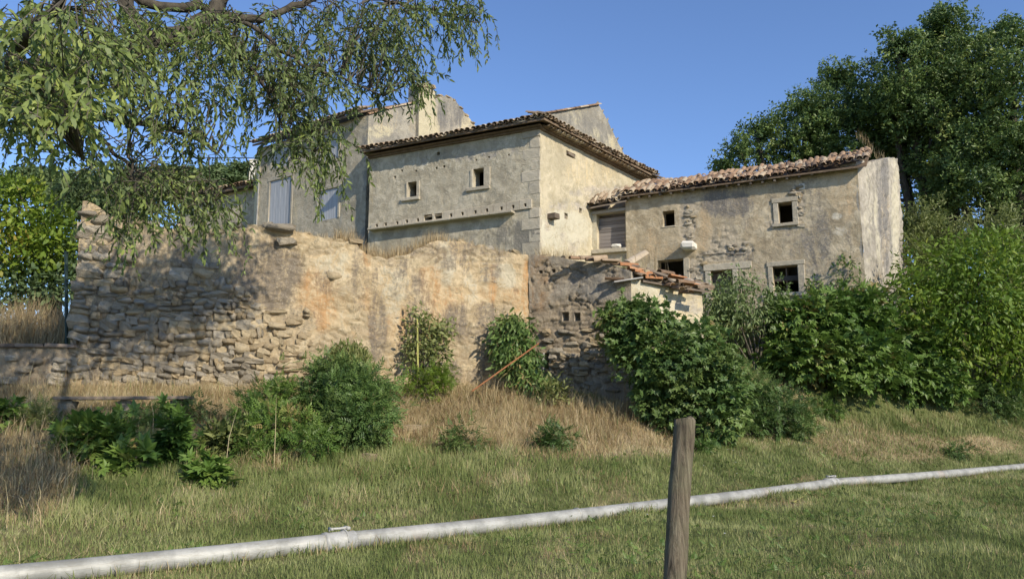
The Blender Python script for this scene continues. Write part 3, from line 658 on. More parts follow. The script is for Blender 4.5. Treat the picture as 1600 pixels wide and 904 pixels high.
for k in range(26):   # second course of tiles bedded under the right eave (genoise)
    t_ = .1+k*(sr_-.1)/26; p = C+Vv*t_+nR*.36
    R = Matrix((Vector((*Vv, 0)), Vector((*(-nR), 0)), Vector((0, 0, 1)))).transposed().to_4x4(); R.translation = (p[0], p[1], rz-.14+random.uniform(-.01, .01))
    put('under_tile', random.choice(TILES['tiledark'][0]), R, ph)
for i, (dx, dz) in enumerate([(0, 0), (.12, -.06), (-.1, .05)]):
    box_part('broken_rafter', c3(eR-Vv*.5+nR*(.0+dx), rz-.02+dz), c3(eR+Vv*.25+nR*(.15+dx), rz-.04+dz), .08, .06, M['oldwood'], ph)
# window stones
def frame(pl, hole, parent, jw=.13, jr=None, sill=(.0, .0), mat='cut', lint=True, off=.03, sillh=.12):
    a0, a1, z0, z1 = hole[:4]; jr = jr or jw; f = empty_part('window_frame', parent)
    m_ = M[mat]
    block('jamb', pl, a0-jw, a0-.004, z0+.003, z1-.003, off, .3, m_, f); block('jamb', pl, a1+.004, a1+jr, z0+.003, z1-.003, off, .3, m_, f)
    if lint: block('lintel', pl, a0-jw-.03, a1+jr+.02, z1+.002, z1+.15, off+.006, .3, m_, f)
    block('sill', pl, a0-jw-.1-sill[0], a1+jr+sill[1], z0-sillh, z0-.002, off+.05, .38, m_, f, random.gauss(0, .01))
    return f
def empty_part(name, parent):
    o = bpy.data.objects.new(name, None); col.objects.link(o); setparent(o, parent); o.empty_display_size = .1; WM[o.name] = Matrix.Identity(4); return o
frame(PL_, W1, ph, .07, .13, lint=False, sill=(.05, .02)); frame(PL_, W2, ph, .1, .24, lint=False, sill=(.05, .0))
# pigeon-hole slabs: front with the flight hole cut through
for k, (xa, xb) in enumerate(slabs):
    a0 = PL_.s_at(xa, ledge(xa)); a1 = PL_.s_at(xb, ledge(xb))-.012; zb_ = PL_.hit((xa+xb)/2, ledge((xa+xb)/2))[1]; zt_ = zb_+(.20 if k < 6 else .27)+random.uniform(-.01, .01)
    if k > 10: zt_ += .02
    hh = [h for h in ph_h if a0 < (h[0]+h[1])/2 < a1]
    me_o, _ = wall('pigeon_hole_slab', Pl(PL_.pt(0, 0, .055)[:2], U), a0, a1, zb_, zt_, M['cut'], ph, holes=[h+(.08,) for h in hh], res=.08, amp=.004, thick=.06, seed=40+k)
aL = PL_.s_at(581, 360); aR = PL_.s_at(805, 329)
z_l0 = PL_.hit(690, ledge(690))[1]
s = aL
while s < aR:
    wd = min(random.uniform(.7, 1.1), aR-s+.01); block('ledge_stone', PL_, s, s+wd-.01, z_l0-.075, z_l0-.004, .27, .34, M['cut'], ph, 0, .012, .004); s += wd
# quoins on the corner
zq = 5.2; k = 0
while zq < z_e-.05:
    hq = min(random.uniform(.3, .46), z_e-zq); lq = (.62 if k % 2 else .36)+random.uniform(-.04, .06)
    if not (z_l0-.06 < zq+hq/2 < z_l0+.3): block('quoin_stone', PL_, -lq, .008, zq+.009, zq+hq-.009, .012+random.uniform(0, .012), .3, M['cut'], ph, random.gauss(0, .006), .022, .012)
    zq += hq; k += 1
for (x0, y0, x1, y1, L_) in [(853, 335, 866, 343, .28)]:
    a, zz = PR.hit((x0+x1)/2, (y0+y1)/2); block('beam_end', PR, a-.14, a+.14, zz-.09, zz+.09, L_, .4, M['oldwood'], ph)
for (x, y) in [(884.5, 338), (907, 329)]:
    a, zz = PR.hit(x, y); block('beam_end', PR, a-.05, a+.05, zz-.06, zz+.06, -.03, .15, M['oldwood'], ph)
a, zz = PR.hit(892, 242); block('beam_end', PR, a-.2, a+.18, zz-.05, zz+.05, .05, .2, M['oldwood'], ph, .1)

# ------------------------------------------------------------ main house behind on the left, its chimney gable
E0 = C+U*sl_+Vv*.28; MD = np.array([.814, -.58]); FA = Pl(E0, MD); EC = FA.xy(FA.s_at(573, 260)); FG = Pl(EC, Vv)
mh = empty('main_farmhouse', (*EC, 5.4), 'tall ochre farmhouse with blue-grey closed shutters and a chimney on its sunlit gable', 'house')
zf = FA.hit(573, 180)[1]; sa0 = FA.s_at(403, 280); sa1 = FA.s_at(573, 260)
shut = [(421, 280, 454, 354), (498, 296, 528, 343), (426, 231, 450, 261), (504, 208, 529, 249)]
hm = [FA.rect(*r)+(.12, 1) for r in shut]
wall('render_wall', FA, sa0, sa1, 5.0, zf, M['main'], mh, holes=hm, res=.07, amp=.02, thick=0, seed=51, grime_shade=[(410, 300, 8, 60, .5), (480, 220, 90, 20, .3)], white=[(535, 280, 30, 60, .3)], orange=[(460, 330, 5, 30, .5)])
for r, h in zip(shut, hm):
    n = 4; s_ = empty_part('shutter', mh)
    for i in range(n):
        a = h[0]+(h[1]-h[0])*i/n; b = h[0]+(h[1]-h[0])*(i+1)/n; block('shutter_board', FA, a+.005, b-.005, h[2]+.01, h[3]-.01, -.02, .04, M['shutter'], s_, 0, .004, .002)
    block('window_frame', FA, h[0]-.12, h[0]-.004, h[2], h[3], .02, .15, M['cut'], mh); block('window_frame', FA, h[1]+.004, h[1]+.12, h[2], h[3], .02, .15, M['cut'], mh)
    block('lintel', FA, h[0]-.15, h[1]+.15, h[3]+.003, h[3]+.18, .025, .2, M['cut'], mh)
tg = [FG.hit(*p) for p in [(573, 180), (600, 172), (640, 163), (690, 150), (705, 152), (722, 170), (742, 196), (756, 214), (770, 230)]]
gend = tg[-1][0]
wall('gable_wall', FG, 0, gend, 5.0, [(0, tg[0][1])]+tg, M['gable'], mh, res=.06, amp=.03, thick=.4, seed=52, rag=.02, white=[(668, 205, 20, 60, 1.0), (730, 195, 16, 20, .7), (590, 205, 30, 12, .6), (560, 240, 25, 60, .7), (580, 300, 30, 80, .4)], orange=[(620, 190, 60, 25, .3)], grime_shade=[(705, 180, 28, 26, .75), (640, 205, 40, 18, .3)])
bA = FA.xy(sa0); ridge_s, ridge_z = tg[3]; rv = Vv*ridge_s; gv = Vv*gend
quad_sheet('roof_deck', [c3(bA+FA.N*.35, zf+.05), c3(EC+FA.N*.35-FG.N*.02, zf+.05), c3(EC+rv-FG.N*.1, ridge_z-.02), c3(bA+rv, ridge_z-.02)], M['soffit'], mh, .08)
quad_sheet('roof_deck', [c3(bA+rv, ridge_z-.02), c3(EC+rv-FG.N*.1, ridge_z-.02), c3(EC+gv-FG.N*.1, tg[-1][1]-.1), c3(bA+gv, tg[-1][1]-.1)], M['soffit'], mh, .08)
plain('rear_wall', bA, bA+gv, 5, zf, M['main'], mh); plain('rear_wall', bA+gv, EC+gv, 5, zf, M['main'], mh)
roof_tiles(mh, c3(bA+FA.N*.4, zf+.10), c3(EC+FA.N*.4-MD*.05, zf+.10), Vector((*(-FA.N), .35)), 2, 'tiledark', jit=1.2)
for k in range(int(ridge_s/.36)):      # verge tiles lying up the rake
    s0_ = k*.36; p = FG.pt(s0_, float(np.interp(s0_, [q_[0] for q_ in tg], [q_[1] for q_ in tg])), -.02); d = Vector((*Vv, (ridge_z-tg[0][1])/ridge_s)).normalized()
    Xv = Vector((*FG.N, 0)); R = Matrix((Xv, d, Xv.cross(d))).transposed().to_4x4(); R.translation = p; put('verge_tile', random.choice(TILES['tile'][0]), R, mh)
for k in range(int((gend-ridge_s)/.4)+1):
    s0_ = ridge_s+k*.4; p = FG.pt(s0_, float(np.interp(s0_, [q_[0] for q_ in tg], [q_[1] for q_ in tg])), -.1)
    put('verge_stone', random.choice(STONES['stoney']), Matrix.Translation(Vector(p))@Matrix.Rotation(random.uniform(0, 3), 4, 'Z')@Matrix.Diagonal((.3, .25, .09, 1)), mh)
# chimney
ch = empty_part('chimney', mh); c0 = FG.rect(650, 140, 675, 200)
wall('chimney_stack', Pl(FG.pt(0, 0, .16)[:2], Vv), c0[0], c0[1], FG.hit(662, 235)[1], FG.hit(662, 138)[1], M['gable'], ch, res=.05, amp=.03, thick=.6, back=True, white=[(668, 190, 30, 70, .9)], orange=[(662, 140, 20, 16, .8)], rub=[(660, 142, 20, 10, .6)], seed=61, rag=.03)
for k in range(6):
    a, zz = FG.hit(651+k*4.4, 137-(3 if 1 < k < 4 else 0)); put('cap_stone', random.choice(STONES['stoney']), FG.mat(a, zz, .0, random.gauss(0, .2))@Matrix.Diagonal((.24, .45, .15, 1)), ch)

# left wing
LWg = Pl(FA.xy(sa0)-FA.N*.5, P1=xy(285, 34.0))
lwg = empty('left_wing', (*LWg.xy(0), 5.4), 'low pale wing with orange tile edge, blue shutter and small square chimney, left of farmhouse', 'house')
zw0 = LWg.hit(400, 292)[1]; h_ = LWg.rect(342, 315, 360, 338)+(.1, 1)
wall('render_wall', LWg, LWg.s_at(404), LWg.s_at(286), 5.0, zw0, M['main'], lwg, holes=[h_], res=.1, thick=0, seed=71, white=[(350, 320, 60, 30, .4)], orange=[(395, 330, 14, 14, .4)])
sa = min(h_[0], h_[1]); sb = max(h_[0], h_[1]); s_ = empty_part('shutter', lwg)
for i in range(3): block('shutter_board', LWg, sa+(sb-sa)*i/3+.005, sa+(sb-sa)*(i+1)/3-.005, h_[2]+.01, h_[3]-.01, -.02, .04, M['shutter'], s_, 0, .004, .002)
pa = LWg.xy(LWg.s_at(404)); pb = LWg.xy(LWg.s_at(284))
quad_sheet('roof_deck', [c3(pb+LWg.N*.35, zw0+.04), c3(pa+LWg.N*.35, zw0+.04), c3(pa-LWg.N*4, zw0+1.3), c3(pb-LWg.N*4, zw0+1.3)], M['soffit'], lwg, .1)
roof_tiles(lwg, c3(pb+LWg.N*.4, zw0+.08), c3(pa+LWg.N*.4, zw0+.08), Vector((*(-LWg.N), .33)), 4, 'tile', jit=1.5)
plain('rear_wall', pb, pb-LWg.N*4, 5, zw0, M['main'], lwg); plain('rear_wall', pb-LWg.N*4, pa-LWg.N*4, 5, zw0+1.2, M['main'], lwg)
p_ = pa-LWg.N*1.2; q0 = at(400.5, 258, p_[1]+.5)
chm = MB(); chm.box(Matrix.Translation((at(399, 270, p_[1]+.5).x, p_[1]+.5, q0.z-.5)), .36, .45, 1.3, .01); chm.box(Matrix.Translation((at(399, 270, p_[1]+.5).x, p_[1]+.5, q0.z+.17)), .42, .5, .06, .005)
chm.build('chimney', M['palecut'], lwg)
dp = MB(); dp.tube([FA.pt(sa0+.15, zf-.1, .06), FA.pt(sa0+.15, 5.2, .06)], .03, 6); dp.build('drainpipe', M['slab'], mh)

# ------------------------------------------------------------ rear gable house (grey lichen gable on the skyline)
GB = Pl(np.array([(800-800)/F*29., 28.0]), Vv)
rg = empty('rear_gable_house', (*GB.P, 5.4), 'grey lichen-covered gable with thin tiled edge rising behind the pigeon house', 'house')
tb = [GB.hit(*p) for p in [(800, 188), (840, 180), (935, 164), (948, 186), (962, 214), (985, 262), (1006, 300), (1020, 330)]]
wall('gable_wall', GB, tb[0][0], tb[-1][0], 5.0, tb, M['gable'], rg, res=.06, amp=.03, thick=.4, seed=81, rag=.02, grime_shade=[(890, 195, 60, 22, .5), (935, 240, 20, 40, .35)], orange=[(970, 240, 25, 40, .45), (905, 185, 60, 20, .2)], white=[(930, 225, 10, 30, .6), (955, 235, 14, 30, .5), (980, 262, 14, 14, .7), (900, 180, 14, 20, .4)])
dR = Vector((*Vv, (tb[2][1]-tb[1][1])/(tb[2][0]-tb[1][0]))).normalized(); s0_ = tb[1][0]-.2
while s0_ < tb[2][0]:
    for j in range(2):
        p = GB.pt(s0_, float(np.interp(s0_, [q_[0] for q_ in tb], [q_[1] for q_ in tb]))+.01, .02-.2*j); Xv = Vector((*GB.N, 0)); R = Matrix((Xv, dR, Xv.cross(dR))).transposed().to_4x4(); R.translation = p
        put('verge_tile', random.choice(TILES['tile'][0]), R@Matrix.Rotation(random.gauss(0, .05), 4, 'Z'), rg)
    s0_ += .36
for k in range(9):
    s0_ = tb[2][0]+k*.42
    if s0_ > tb[-1][0]: break
    p = GB.pt(s0_, float(np.interp(s0_, [q_[0] for q_ in tb], [q_[1] for q_ in tb]))+.0, -.15); put('verge_stone', random.choice(STONES['stone']), Matrix.Translation(Vector(p))@Matrix.Rotation(-.9, 4, 'Y')@Matrix.Diagonal((.4, .3, .08, 1)), rg)
gN = -GB.N
def gp(i, off): p = GB.pt(tb[i][0], tb[i][1]-.05, -off); return Vector(p)
quad_sheet('roof_deck', [gp(0, .3), gp(2, .3), gp(2, 6), gp(0, 6)], M['tile'], rg, .1); quad_sheet('roof_deck', [gp(2, .3), gp(6, .3), gp(6, 6), gp(2, 6)], M['tile'], rg, .1)

# ------------------------------------------------------------ right-hand house
R0 = PR.xy(PR.s_at(924, 360)); RF = Pl(R0, U); s_c = RF.s_at(1346, 350); RC = RF.xy(s_c); RE = Pl(RC, Vv)
rh = empty('right_farmhouse', (*RC, 3.9), 'long low farmhouse with sagging tile roof, small square windows and rounded pale end wall', 'house')
zre = RF.hit(1160, 285)[1]
s_l = RF.s_at(978, 350)
rects = {'w1': (1035.5, 329, 1054, 353), 'w2': (1216.5, 316, 1238, 348.5), 'door': (1112, 422, 1146, 516), 'w3': (1208, 415, 1247, 457), 'low': (1028, 405, 1068, 440)}
hr = {k: RF.rect(*v) for k, v in rects.items()}
hh = [v+(.42,) for v in hr.values()]+[RF.rect(1138, 275, 1143, 279)+(.2, 1)]
wall('render_wall', RF, s_l, s_c, 2.6, zre, M['right'], rh, holes=hh, res=.042, amp=.03, thick=0, seed=91, rscale=(.26, .14), rdepth=.05,
     rub=[(1075, 340, 16, 60, .8), (1078, 425, 30, 26, .9), (1120, 400, 40, 10, .7), (1155, 388, 26, 14, 1.0), (1246, 318, 12, 45, .9), (1225, 352, 30, 8, .8), (1088, 460, 14, 40, .8), (1220, 375, 30, 20, .3), (1085, 325, 14, 14, .8), (1130, 370, 30, 30, .35), (1245, 280, 30, 12, .5)],
     grime_shade=[(1140, 318, 50, 26, .75), (1180, 330, 60, 40, .35), (1290, 400, 50, 90, .5), (1140, 290, 80, 14, .5), (1270, 300, 16, 60, .45), (1300, 440, 40, 40, .5), (1160, 400, 30, 16, .6), (1240, 360, 30, 60, .3)],
     orange=[(1095, 360, 20, 50, .45), (1130, 370, 12, 30, .4), (1320, 300, 30, 50, .5), (1020, 380, 50, 30, .35), (1180, 360, 20, 40, .3)],
     white=[(1308, 338, 10, 6, .9), (1300, 360, 30, 10, .3), (1000, 340, 20, 30, .25), (1315, 360, 12, 10, .5)])
e_end = RE.s_at(1413, 380)
zee = [RE.hit(*p) for p in [(1346, 259), (1365, 253), (1385, 248), (1405, 247)]]
wall('end_wall', RE, 0, e_end, 2.6, [(0, zee[0][1])]+zee[1:], M['rightend'], rh, res=.05, amp=.075, thick=.5, seed=92, rag=.07, grime_shade=[(1382, 300, 7, 110, .95), (1372, 280, 6, 40, .5), (1390, 380, 6, 60, .6), (1360, 350, 8, 60, .3)], white=[(1356, 330, 8, 120, .4), (1398, 350, 8, 120, .8), (1372, 360, 5, 80, .7)], rub=[(1384, 350, 6, 100, .5), (1375, 450, 20, 30, .4)],
     bulge=lambda px, py: -.09*np.exp(-((px-1380+6*np.sin(py/40))/7.)**2)*sstep(240, 300, py))
RN = np.array(RF.N); DP = 3.3; SLP = .37; zb4 = zre+DP*SLP
La = RF.xy(s_l+.12)-RN*.12; Lb = La-RN*DP; Ra = RF.xy(s_c-.35)-RN*.12; Rb = Ra-RN*DP
plain('rear_wall', Rb, Lb, 2.6, zb4, M['main'], rh, .2)
quad_sheet('side_wall', [c3(La, 2.6), c3(La, zre-.02), c3(Lb, zb4-.02), c3(Lb, 2.6)], M['main'], rh, .1, (*U, 0)); quad_sheet('side_wall', [c3(Ra, 2.6), c3(Ra, zre-.02), c3(Rb, zb4-.02), c3(Rb, 2.6)], M['main'], rh, .1, (*U, 0))
quad_sheet('floor_slab', [c3(La-RN*.1, 5.6), c3(Ra-RN*.1, 5.6), c3(Rb, 5.6), c3(Lb, 5.6)], M['dark'], rh, .15)
upr = Vector((*(-RF.N), SLP)).normalized()
eave0 = RF.xy(s_l-.1)+RF.N*.28; eave1 = RF.xy(s_c+.30)+RF.N*.28
sag = lambda t, r: -.10*math.sin(t*math.pi)-.05*math.sin(t*12+r*.7)+.06*t+.0*r
quad_sheet('roof_deck', [c3(eave0, zre-.03), c3(eave1-U*.05, zre-.03), c3(eave1-U*.05, zre-.03)+upr*3.85, c3(eave0, zre-.03)+upr*3.85], M['soffit'], rh, .05)
roof_tiles(rh, c3(eave0, zre+.08), c3(eave1, zre+.08), upr, 10, 'tile', wave=sag, jit=2.2, parts=300)
for k in range(20):
    t_ = (k+.5)/20; p = RF.xy(s_l+(s_c-s_l)*t_)
    box_part('rafter', c3(p-RF.N*.1, zre+.0+sag(t_, 0)*.5), c3(p+RF.N*.25, zre-.09+sag(t_, 0)*.5), .07, .07, M['oldwood'], rh)
f = frame(RF, hr['w2'], rh, .16, .17, sill=(-.05, .0), sillh=.1)
f = frame(RF, hr['w3'], rh, .0001 and .14, .2, sill=(.1, .1))
d_ = hr['door']; df = empty_part('door_frame', rh)
block('jamb', RF, d_[0]-.17, d_[0]-.004, d_[2], d_[3], .03, .3, M['cut'], df); block('jamb', RF, d_[1]+.004, d_[1]+.17, d_[2], d_[3], .03, .3, M['cut'], df); block('lintel', RF, d_[0]-.22, d_[1]+.6, d_[3]+.003, d_[3]+.22, .035, .3, M['cut'], df)
block('door_step', RF, d_[0]-.2, d_[1]+.2, d_[2]-.16, d_[2]-.01, .3, .5, M['cut'], rh)
dl = empty_part('door', rh)
for i in range(5):
    a = d_[0]+(d_[1]-d_[0])*i/5; b = d_[0]+(d_[1]-d_[0])*(i+1)/5; block('door_board', RF, a+.005, b-.005, d_[2]+.01, d_[3]-.02, -.28, .035, M['oldwood'], dl, 0, .004, .002)
a = hr['w3']; block('window_bar', RF, a[0]+(a[1]-a[0])*.48, a[0]+(a[1]-a[0])*.48+.04, a[2], a[3], -.25, .04, M['oldwood'], rh)
block('sill', RF, hr['w1'][0]-.04, hr['w1'][1]+.04, hr['w1'][2]-.05, hr['w1'][2]-.003, .02, .3, M['cut'], rh)
block('jamb', RF, hr['low'][1]+.005, hr['low'][1]+.2, hr['low'][2], hr['low'][3], .02, .3, M['cut'], rh)
a, zz = RF.hit(1078, 386); me = STONES['palecut'][4]
put('stone_corbel', block_mesh(.44, .6, .26, M['palecut'], .07, .025), RF.mat(a, zz, .12, .03), rh)
a, zz = RF.hit(1253, 291.5); block('pale_block', RF, a-.08, a+.08, zz-.09, zz+.09, .02, .2, M['palecut'], rh)
for k in range(60):
    cx, cy, rx, ry = random.choice([(1246, 320, 8, 36), (1155, 388, 16, 9), (1078, 345, 8, 34), (1080, 420, 20, 14), (1225, 353, 20, 4), (1246, 318, 8, 30)])
    px = cx+random.uniform(-rx, rx); py = cy+random.uniform(-ry, ry); a, zz = RF.hit(px, py)
    if any(h[0]-.2 < a < h[1]+.2 and h[2]-.16 < zz < h[3]+.2 for h in hh[:5]): continue
    put('stone', random.choice(STONES[random.choice(['stoney', 'cut', 'stone'])]), RF.mat(a, zz, -.045, random.gauss(0, .1))@Matrix.Diagonal((random.uniform(.1, .26), .16, random.uniform(.06, .12), 1)), rh)
cb = MB(); cb.tube([RF.pt(*RF.hit(x, y), .02) for x, y in ((1093, 397), (1110, 398), (1130, 395.5), (1150, 398), (1166, 397))], .012, 5); cb.build('wall_cable', M['cable'], rh)
# loft opening between the two houses, closed by old boards, with its own scrap of roof
lo = RF.rect(931, 331, 976, 388)
wall('loft_wall', Pl(RF.pt(0, 0, -.08)[:2], U), 0.0, s_l+.02, 2.6, RF.hit(950, 326)[1], M['pigeonR'], rh, holes=[lo+(.3,)], res=.05, amp=.02, thick=0, seed=95, rub=[(950, 400, 40, 14, .5)], white=[(930, 360, 10, 40, .6)], orange=[(950, 400, 40, 20, .4)])
nb_ = 9
lbd = empty_part('board_screen', rh)
for i in range(nb_):
    z0 = lo[2]+(lo[3]-lo[2]-.12)*i/nb_; z1 = lo[2]+(lo[3]-lo[2]-.12)*(i+1)/nb_; block('board', RF, lo[0]-.02, lo[1]+.02, z0+.004, z1-.004, -.3-random.uniform(0, .015), .03, M['boards'], lbd, random.gauss(0, .004), .004, .002)
block('lintel', RF, lo[0]-.18, lo[1]+.15, lo[3]+.0, lo[3]+.09, -.02, .3, M['slab'], rh, .0)
block('sill', RF, lo[0]-.15, lo[1]+.05, lo[2]-.14, lo[2]-.005, .05, .4, M['cut'], rh, .02)
put('stone', STONES['palecut'][2], RF.mat(lo[0]+(lo[1]-lo[0])*.68, lo[2]+.07, -.1)@Matrix.Diagonal((.3, .2, .14, 1)), rh)
l0 = RF.xy(-.05)+RF.N*.25; l1 = RF.xy(s_l+.1)+RF.N*.25; zl = RF.hit(950, 324)[1]
upl = Vector((*(-RF.N), .5)).normalized()
quad_sheet('roof_deck', [c3(l0, zl), c3(l1, zl+.1), c3(l1, zl+.1)+upl*1.3, c3(l0, zl)+upl*1.1], M['oldwood'], rh, .05)
roof_tiles(rh, c3(l0, zl+.08), c3(l1, zl+.2), upl, 4, 'tiledark', jit=3., pitch=.2, wave=lambda t, r: .02*math.sin(t*7))

#PART2
# ------------------------------------------------------------ leaves
def gdepth(px, py):
    Y = np.arange(5, 30, .05); d = ray(px, py); X = d[0]/d[1]*Y; Z = EYE+d[2]/d[1]*Y; b = np.nonzero(zt(X, Y) > Z)[0]
    return float(Y[b[0]]) if len(b) else 25.
def dia(x0, y0, ang, L, wd, z=0., fold=.12):
    c, s = math.cos(ang), math.sin(ang)
    p = [(0, 0, 0), (.45*L, wd/2*L, fold*L*.6), (L, 0, -fold*L*.8), (.45*L, -wd/2*L, fold*L*.6)]
    return [(x0+a*c-b*s, y0+a*s+b*c, z+h) for a, b, h in p], [(0, 2, 1), (0, 3, 2)]
def join(items):
    V = []; Fs = []
    for v, f in items: Fs += [tuple(i+len(V) for i in q) for q in f]; V += v
    return np.array(V, float), np.array(Fs, int)
T_LANCE = (np.array([(0, 0, 0), (.3, .14, .05), (.3, -.14, .05), (.7, .11, .0), (.7, -.11, .0), (1, 0, -.12)]), np.array([(0, 2, 1), (1, 2, 4), (1, 4, 3), (3, 4, 5)]))
T_ALM = (np.array([(0, 0, 0), (.3, .17, .05), (.3, -.17, .05), (.7, .14, .0), (.7, -.14, .0), (1, 0, -.12)]), np.array([(0, 2, 1), (1, 2, 4), (1, 4, 3), (3, 4, 5)]))
T_OVAL = (np.array([(0, 0, 0), (.3, .23, .07), (.3, -.23, .07), (.72, .17, .0), (.72, -.17, .0), (1, 0, -.14)]), np.array([(0, 2, 1), (1, 2, 4), (1, 4, 3), (3, 4, 5)]))
T_PINN = join([dia(.22+.2*i, 0, s*1.0, .42-.05*i, .42, -.05*i*i*.3) for i in range(4) for s in (-1, 1)]+[dia(.9, 0, 0, .4, .42, -.16)])
def _fig():
    items = []
    for a, L in ((0, 1.0), (.75, .82), (-.75, .82), (1.6, .55), (-1.6, .55)): items.append(dia(.1, 0, a, L, .46, .03*abs(a), .10))
    return join(items)
T_FIG = _fig()
def clumpT(n, spread, size, wd, seed):
    r = random.Random(seed); V = []; Fs = []
    for i in range(n):
        c = Vector((r.gauss(0, 1), r.gauss(0, 1), r.gauss(0, 1))).normalized()*spread*r.uniform(.3, 1)
        R = Matrix.Rotation(r.uniform(0, 6.3), 3, 'Z')@Matrix.Rotation(r.uniform(-1.2, .6), 3, 'Y')@Matrix.Rotation(r.uniform(-.8, .8), 3, 'X')
        v, f = dia(0, 0, 0, size*r.uniform(.7, 1.2), wd)
        Fs += [tuple(k+len(V) for k in q) for q in f]; V += [tuple(R@Vector(q)+c) for q in v]
    return np.array(V), np.array(Fs)
T_OAK = [clumpT(12, .5, .34, .55, i) for i in range(3)]
T_SMALL = [clumpT(9, .5, .42, .36, 10+i) for i in range(3)]
def unit(a): return a/np.maximum(np.linalg.norm(a, axis=-1, keepdims=True), 1e-6)
class LB:
    def __init__(s): s.V = []; s.F = []; s.R = []; s.n = 0
    def add(s, Tm, P, A, N, size, rnd=None):
        tv, tf = Tm; P = np.asarray(P, float); n = len(P)
        if n == 0: return
        A = unit(np.asarray(A, float)); B = unit(np.cross(N, A)); C_ = np.cross(A, B); size = np.broadcast_to(size, (n,))[:, None, None]
        V = P[:, None]+size*(tv[None, :, 0:1]*A[:, None]+tv[None, :, 1:2]*B[:, None]+tv[None, :, 2:3]*C_[:, None])
        k = len(tv); Fq = tf[None]+(np.arange(n)*k)[:, None, None]+s.n
        if rnd is None: rnd = rng.random(n)
        s.V.append(V.reshape(-1, 3)); s.F.append(Fq.reshape(-1, 3)); s.R.append(np.repeat(rnd, k)); s.n += n*k
    def build(s, name, mat, parent): return mesh(name, np.concatenate(s.V), np.concatenate(s.F), mat, parent, {'rnd': np.concatenate(s.R)}, False)
def lobes_px(L):
    """(px, py, distance, rx px, ry px, depth radius m)"""
    return [(np.array(at(a, b, d)), np.array([rx*d/F, rd, ry*d/F])) for a, b, d, rx, ry, rd in L]
def fill(lobes, n, shell=.45, lump=.35, seed=0, zmin=None, gapk=.42):
    """points through the volume of uneven lobes, denser towards the outside; returns points and outward directions"""
    vol = np.array([l[1][0]*l[1][2]+.5*l[1][1]*l[1][2] for l in lobes]); pr = vol/vol.sum(); k = rng.choice(len(lobes), n, p=pr)
    D = unit(rng.normal(size=(n, 3))); c = np.stack([l[0] for l in lobes])[k]; r = np.stack([l[1] for l in lobes])[k]
    rr = rng.random(n)**shell
    az = np.arctan2(D[:, 1], D[:, 0]); el = np.arcsin(np.clip(D[:, 2], -1, 1))
    lm = 1+lump*2*(fbm(az*2.2+k*3.1+9, el*2.6+k, seed, 3)-.5)
    P = c+D*r*(rr*lm)[:, None]; O = unit(D/r)
    gf = .55 if gapk > .5 else 1.; gap = vn(gf*(P[:, 0]*1.9+P[:, 2]*1.3), gf*(P[:, 2]*2.1+P[:, 1]*1.1), seed+4); kp = gap > rng.random(n)*gapk
    P, O = P[kp], O[kp]
    if zmin is not None: kp = P[:, 2] > zt(P[:, 0], P[:, 1])+zmin; P, O = P[kp], O[kp]
    return P, O
def stems(root, lobes, mat, parent, r0=.05, n=8, name='branch', jit=.3):
    mb = MB()
    for i in range(n):
        c, r = lobes[i % len(lobes)]; kk_ = .3 if r0 > .09 else .5; e = Vector(c)+Vector([random.uniform(-kk_, kk_)*q for q in r]); a = Vector(root)+Vector((random.uniform(-1, 1)*r0*3, random.uniform(-1, 1)*r0*3, 0)); m = a.lerp(e, .5)+Vector((random.uniform(-1, 1), random.uniform(-1, 1), .5))*jit*(e-a).length*.3
        k = 7; P = [(a*(1-t)**2+m*2*t*(1-t)+e*t*t) for t in [q/(k-1) for q in range(k)]]
        mb.tube(P, [r0*(1-.85*q/(k-1)) for q in range(k)], 5)
        for j in range(3):
            b = P[3+j]; d = Vector([random.gauss(0, 1) for _ in range(3)]).normalized()*min((e-a).length*.22, .9*min(r)); d.z = abs(d.z)*.5
            mb.tube([b, b+d*.5+Vector((0, 0, .05)), b+d], [r0*.35, r0*.2, r0*.08], 4)
    return mb.build(name, mat, parent, True)
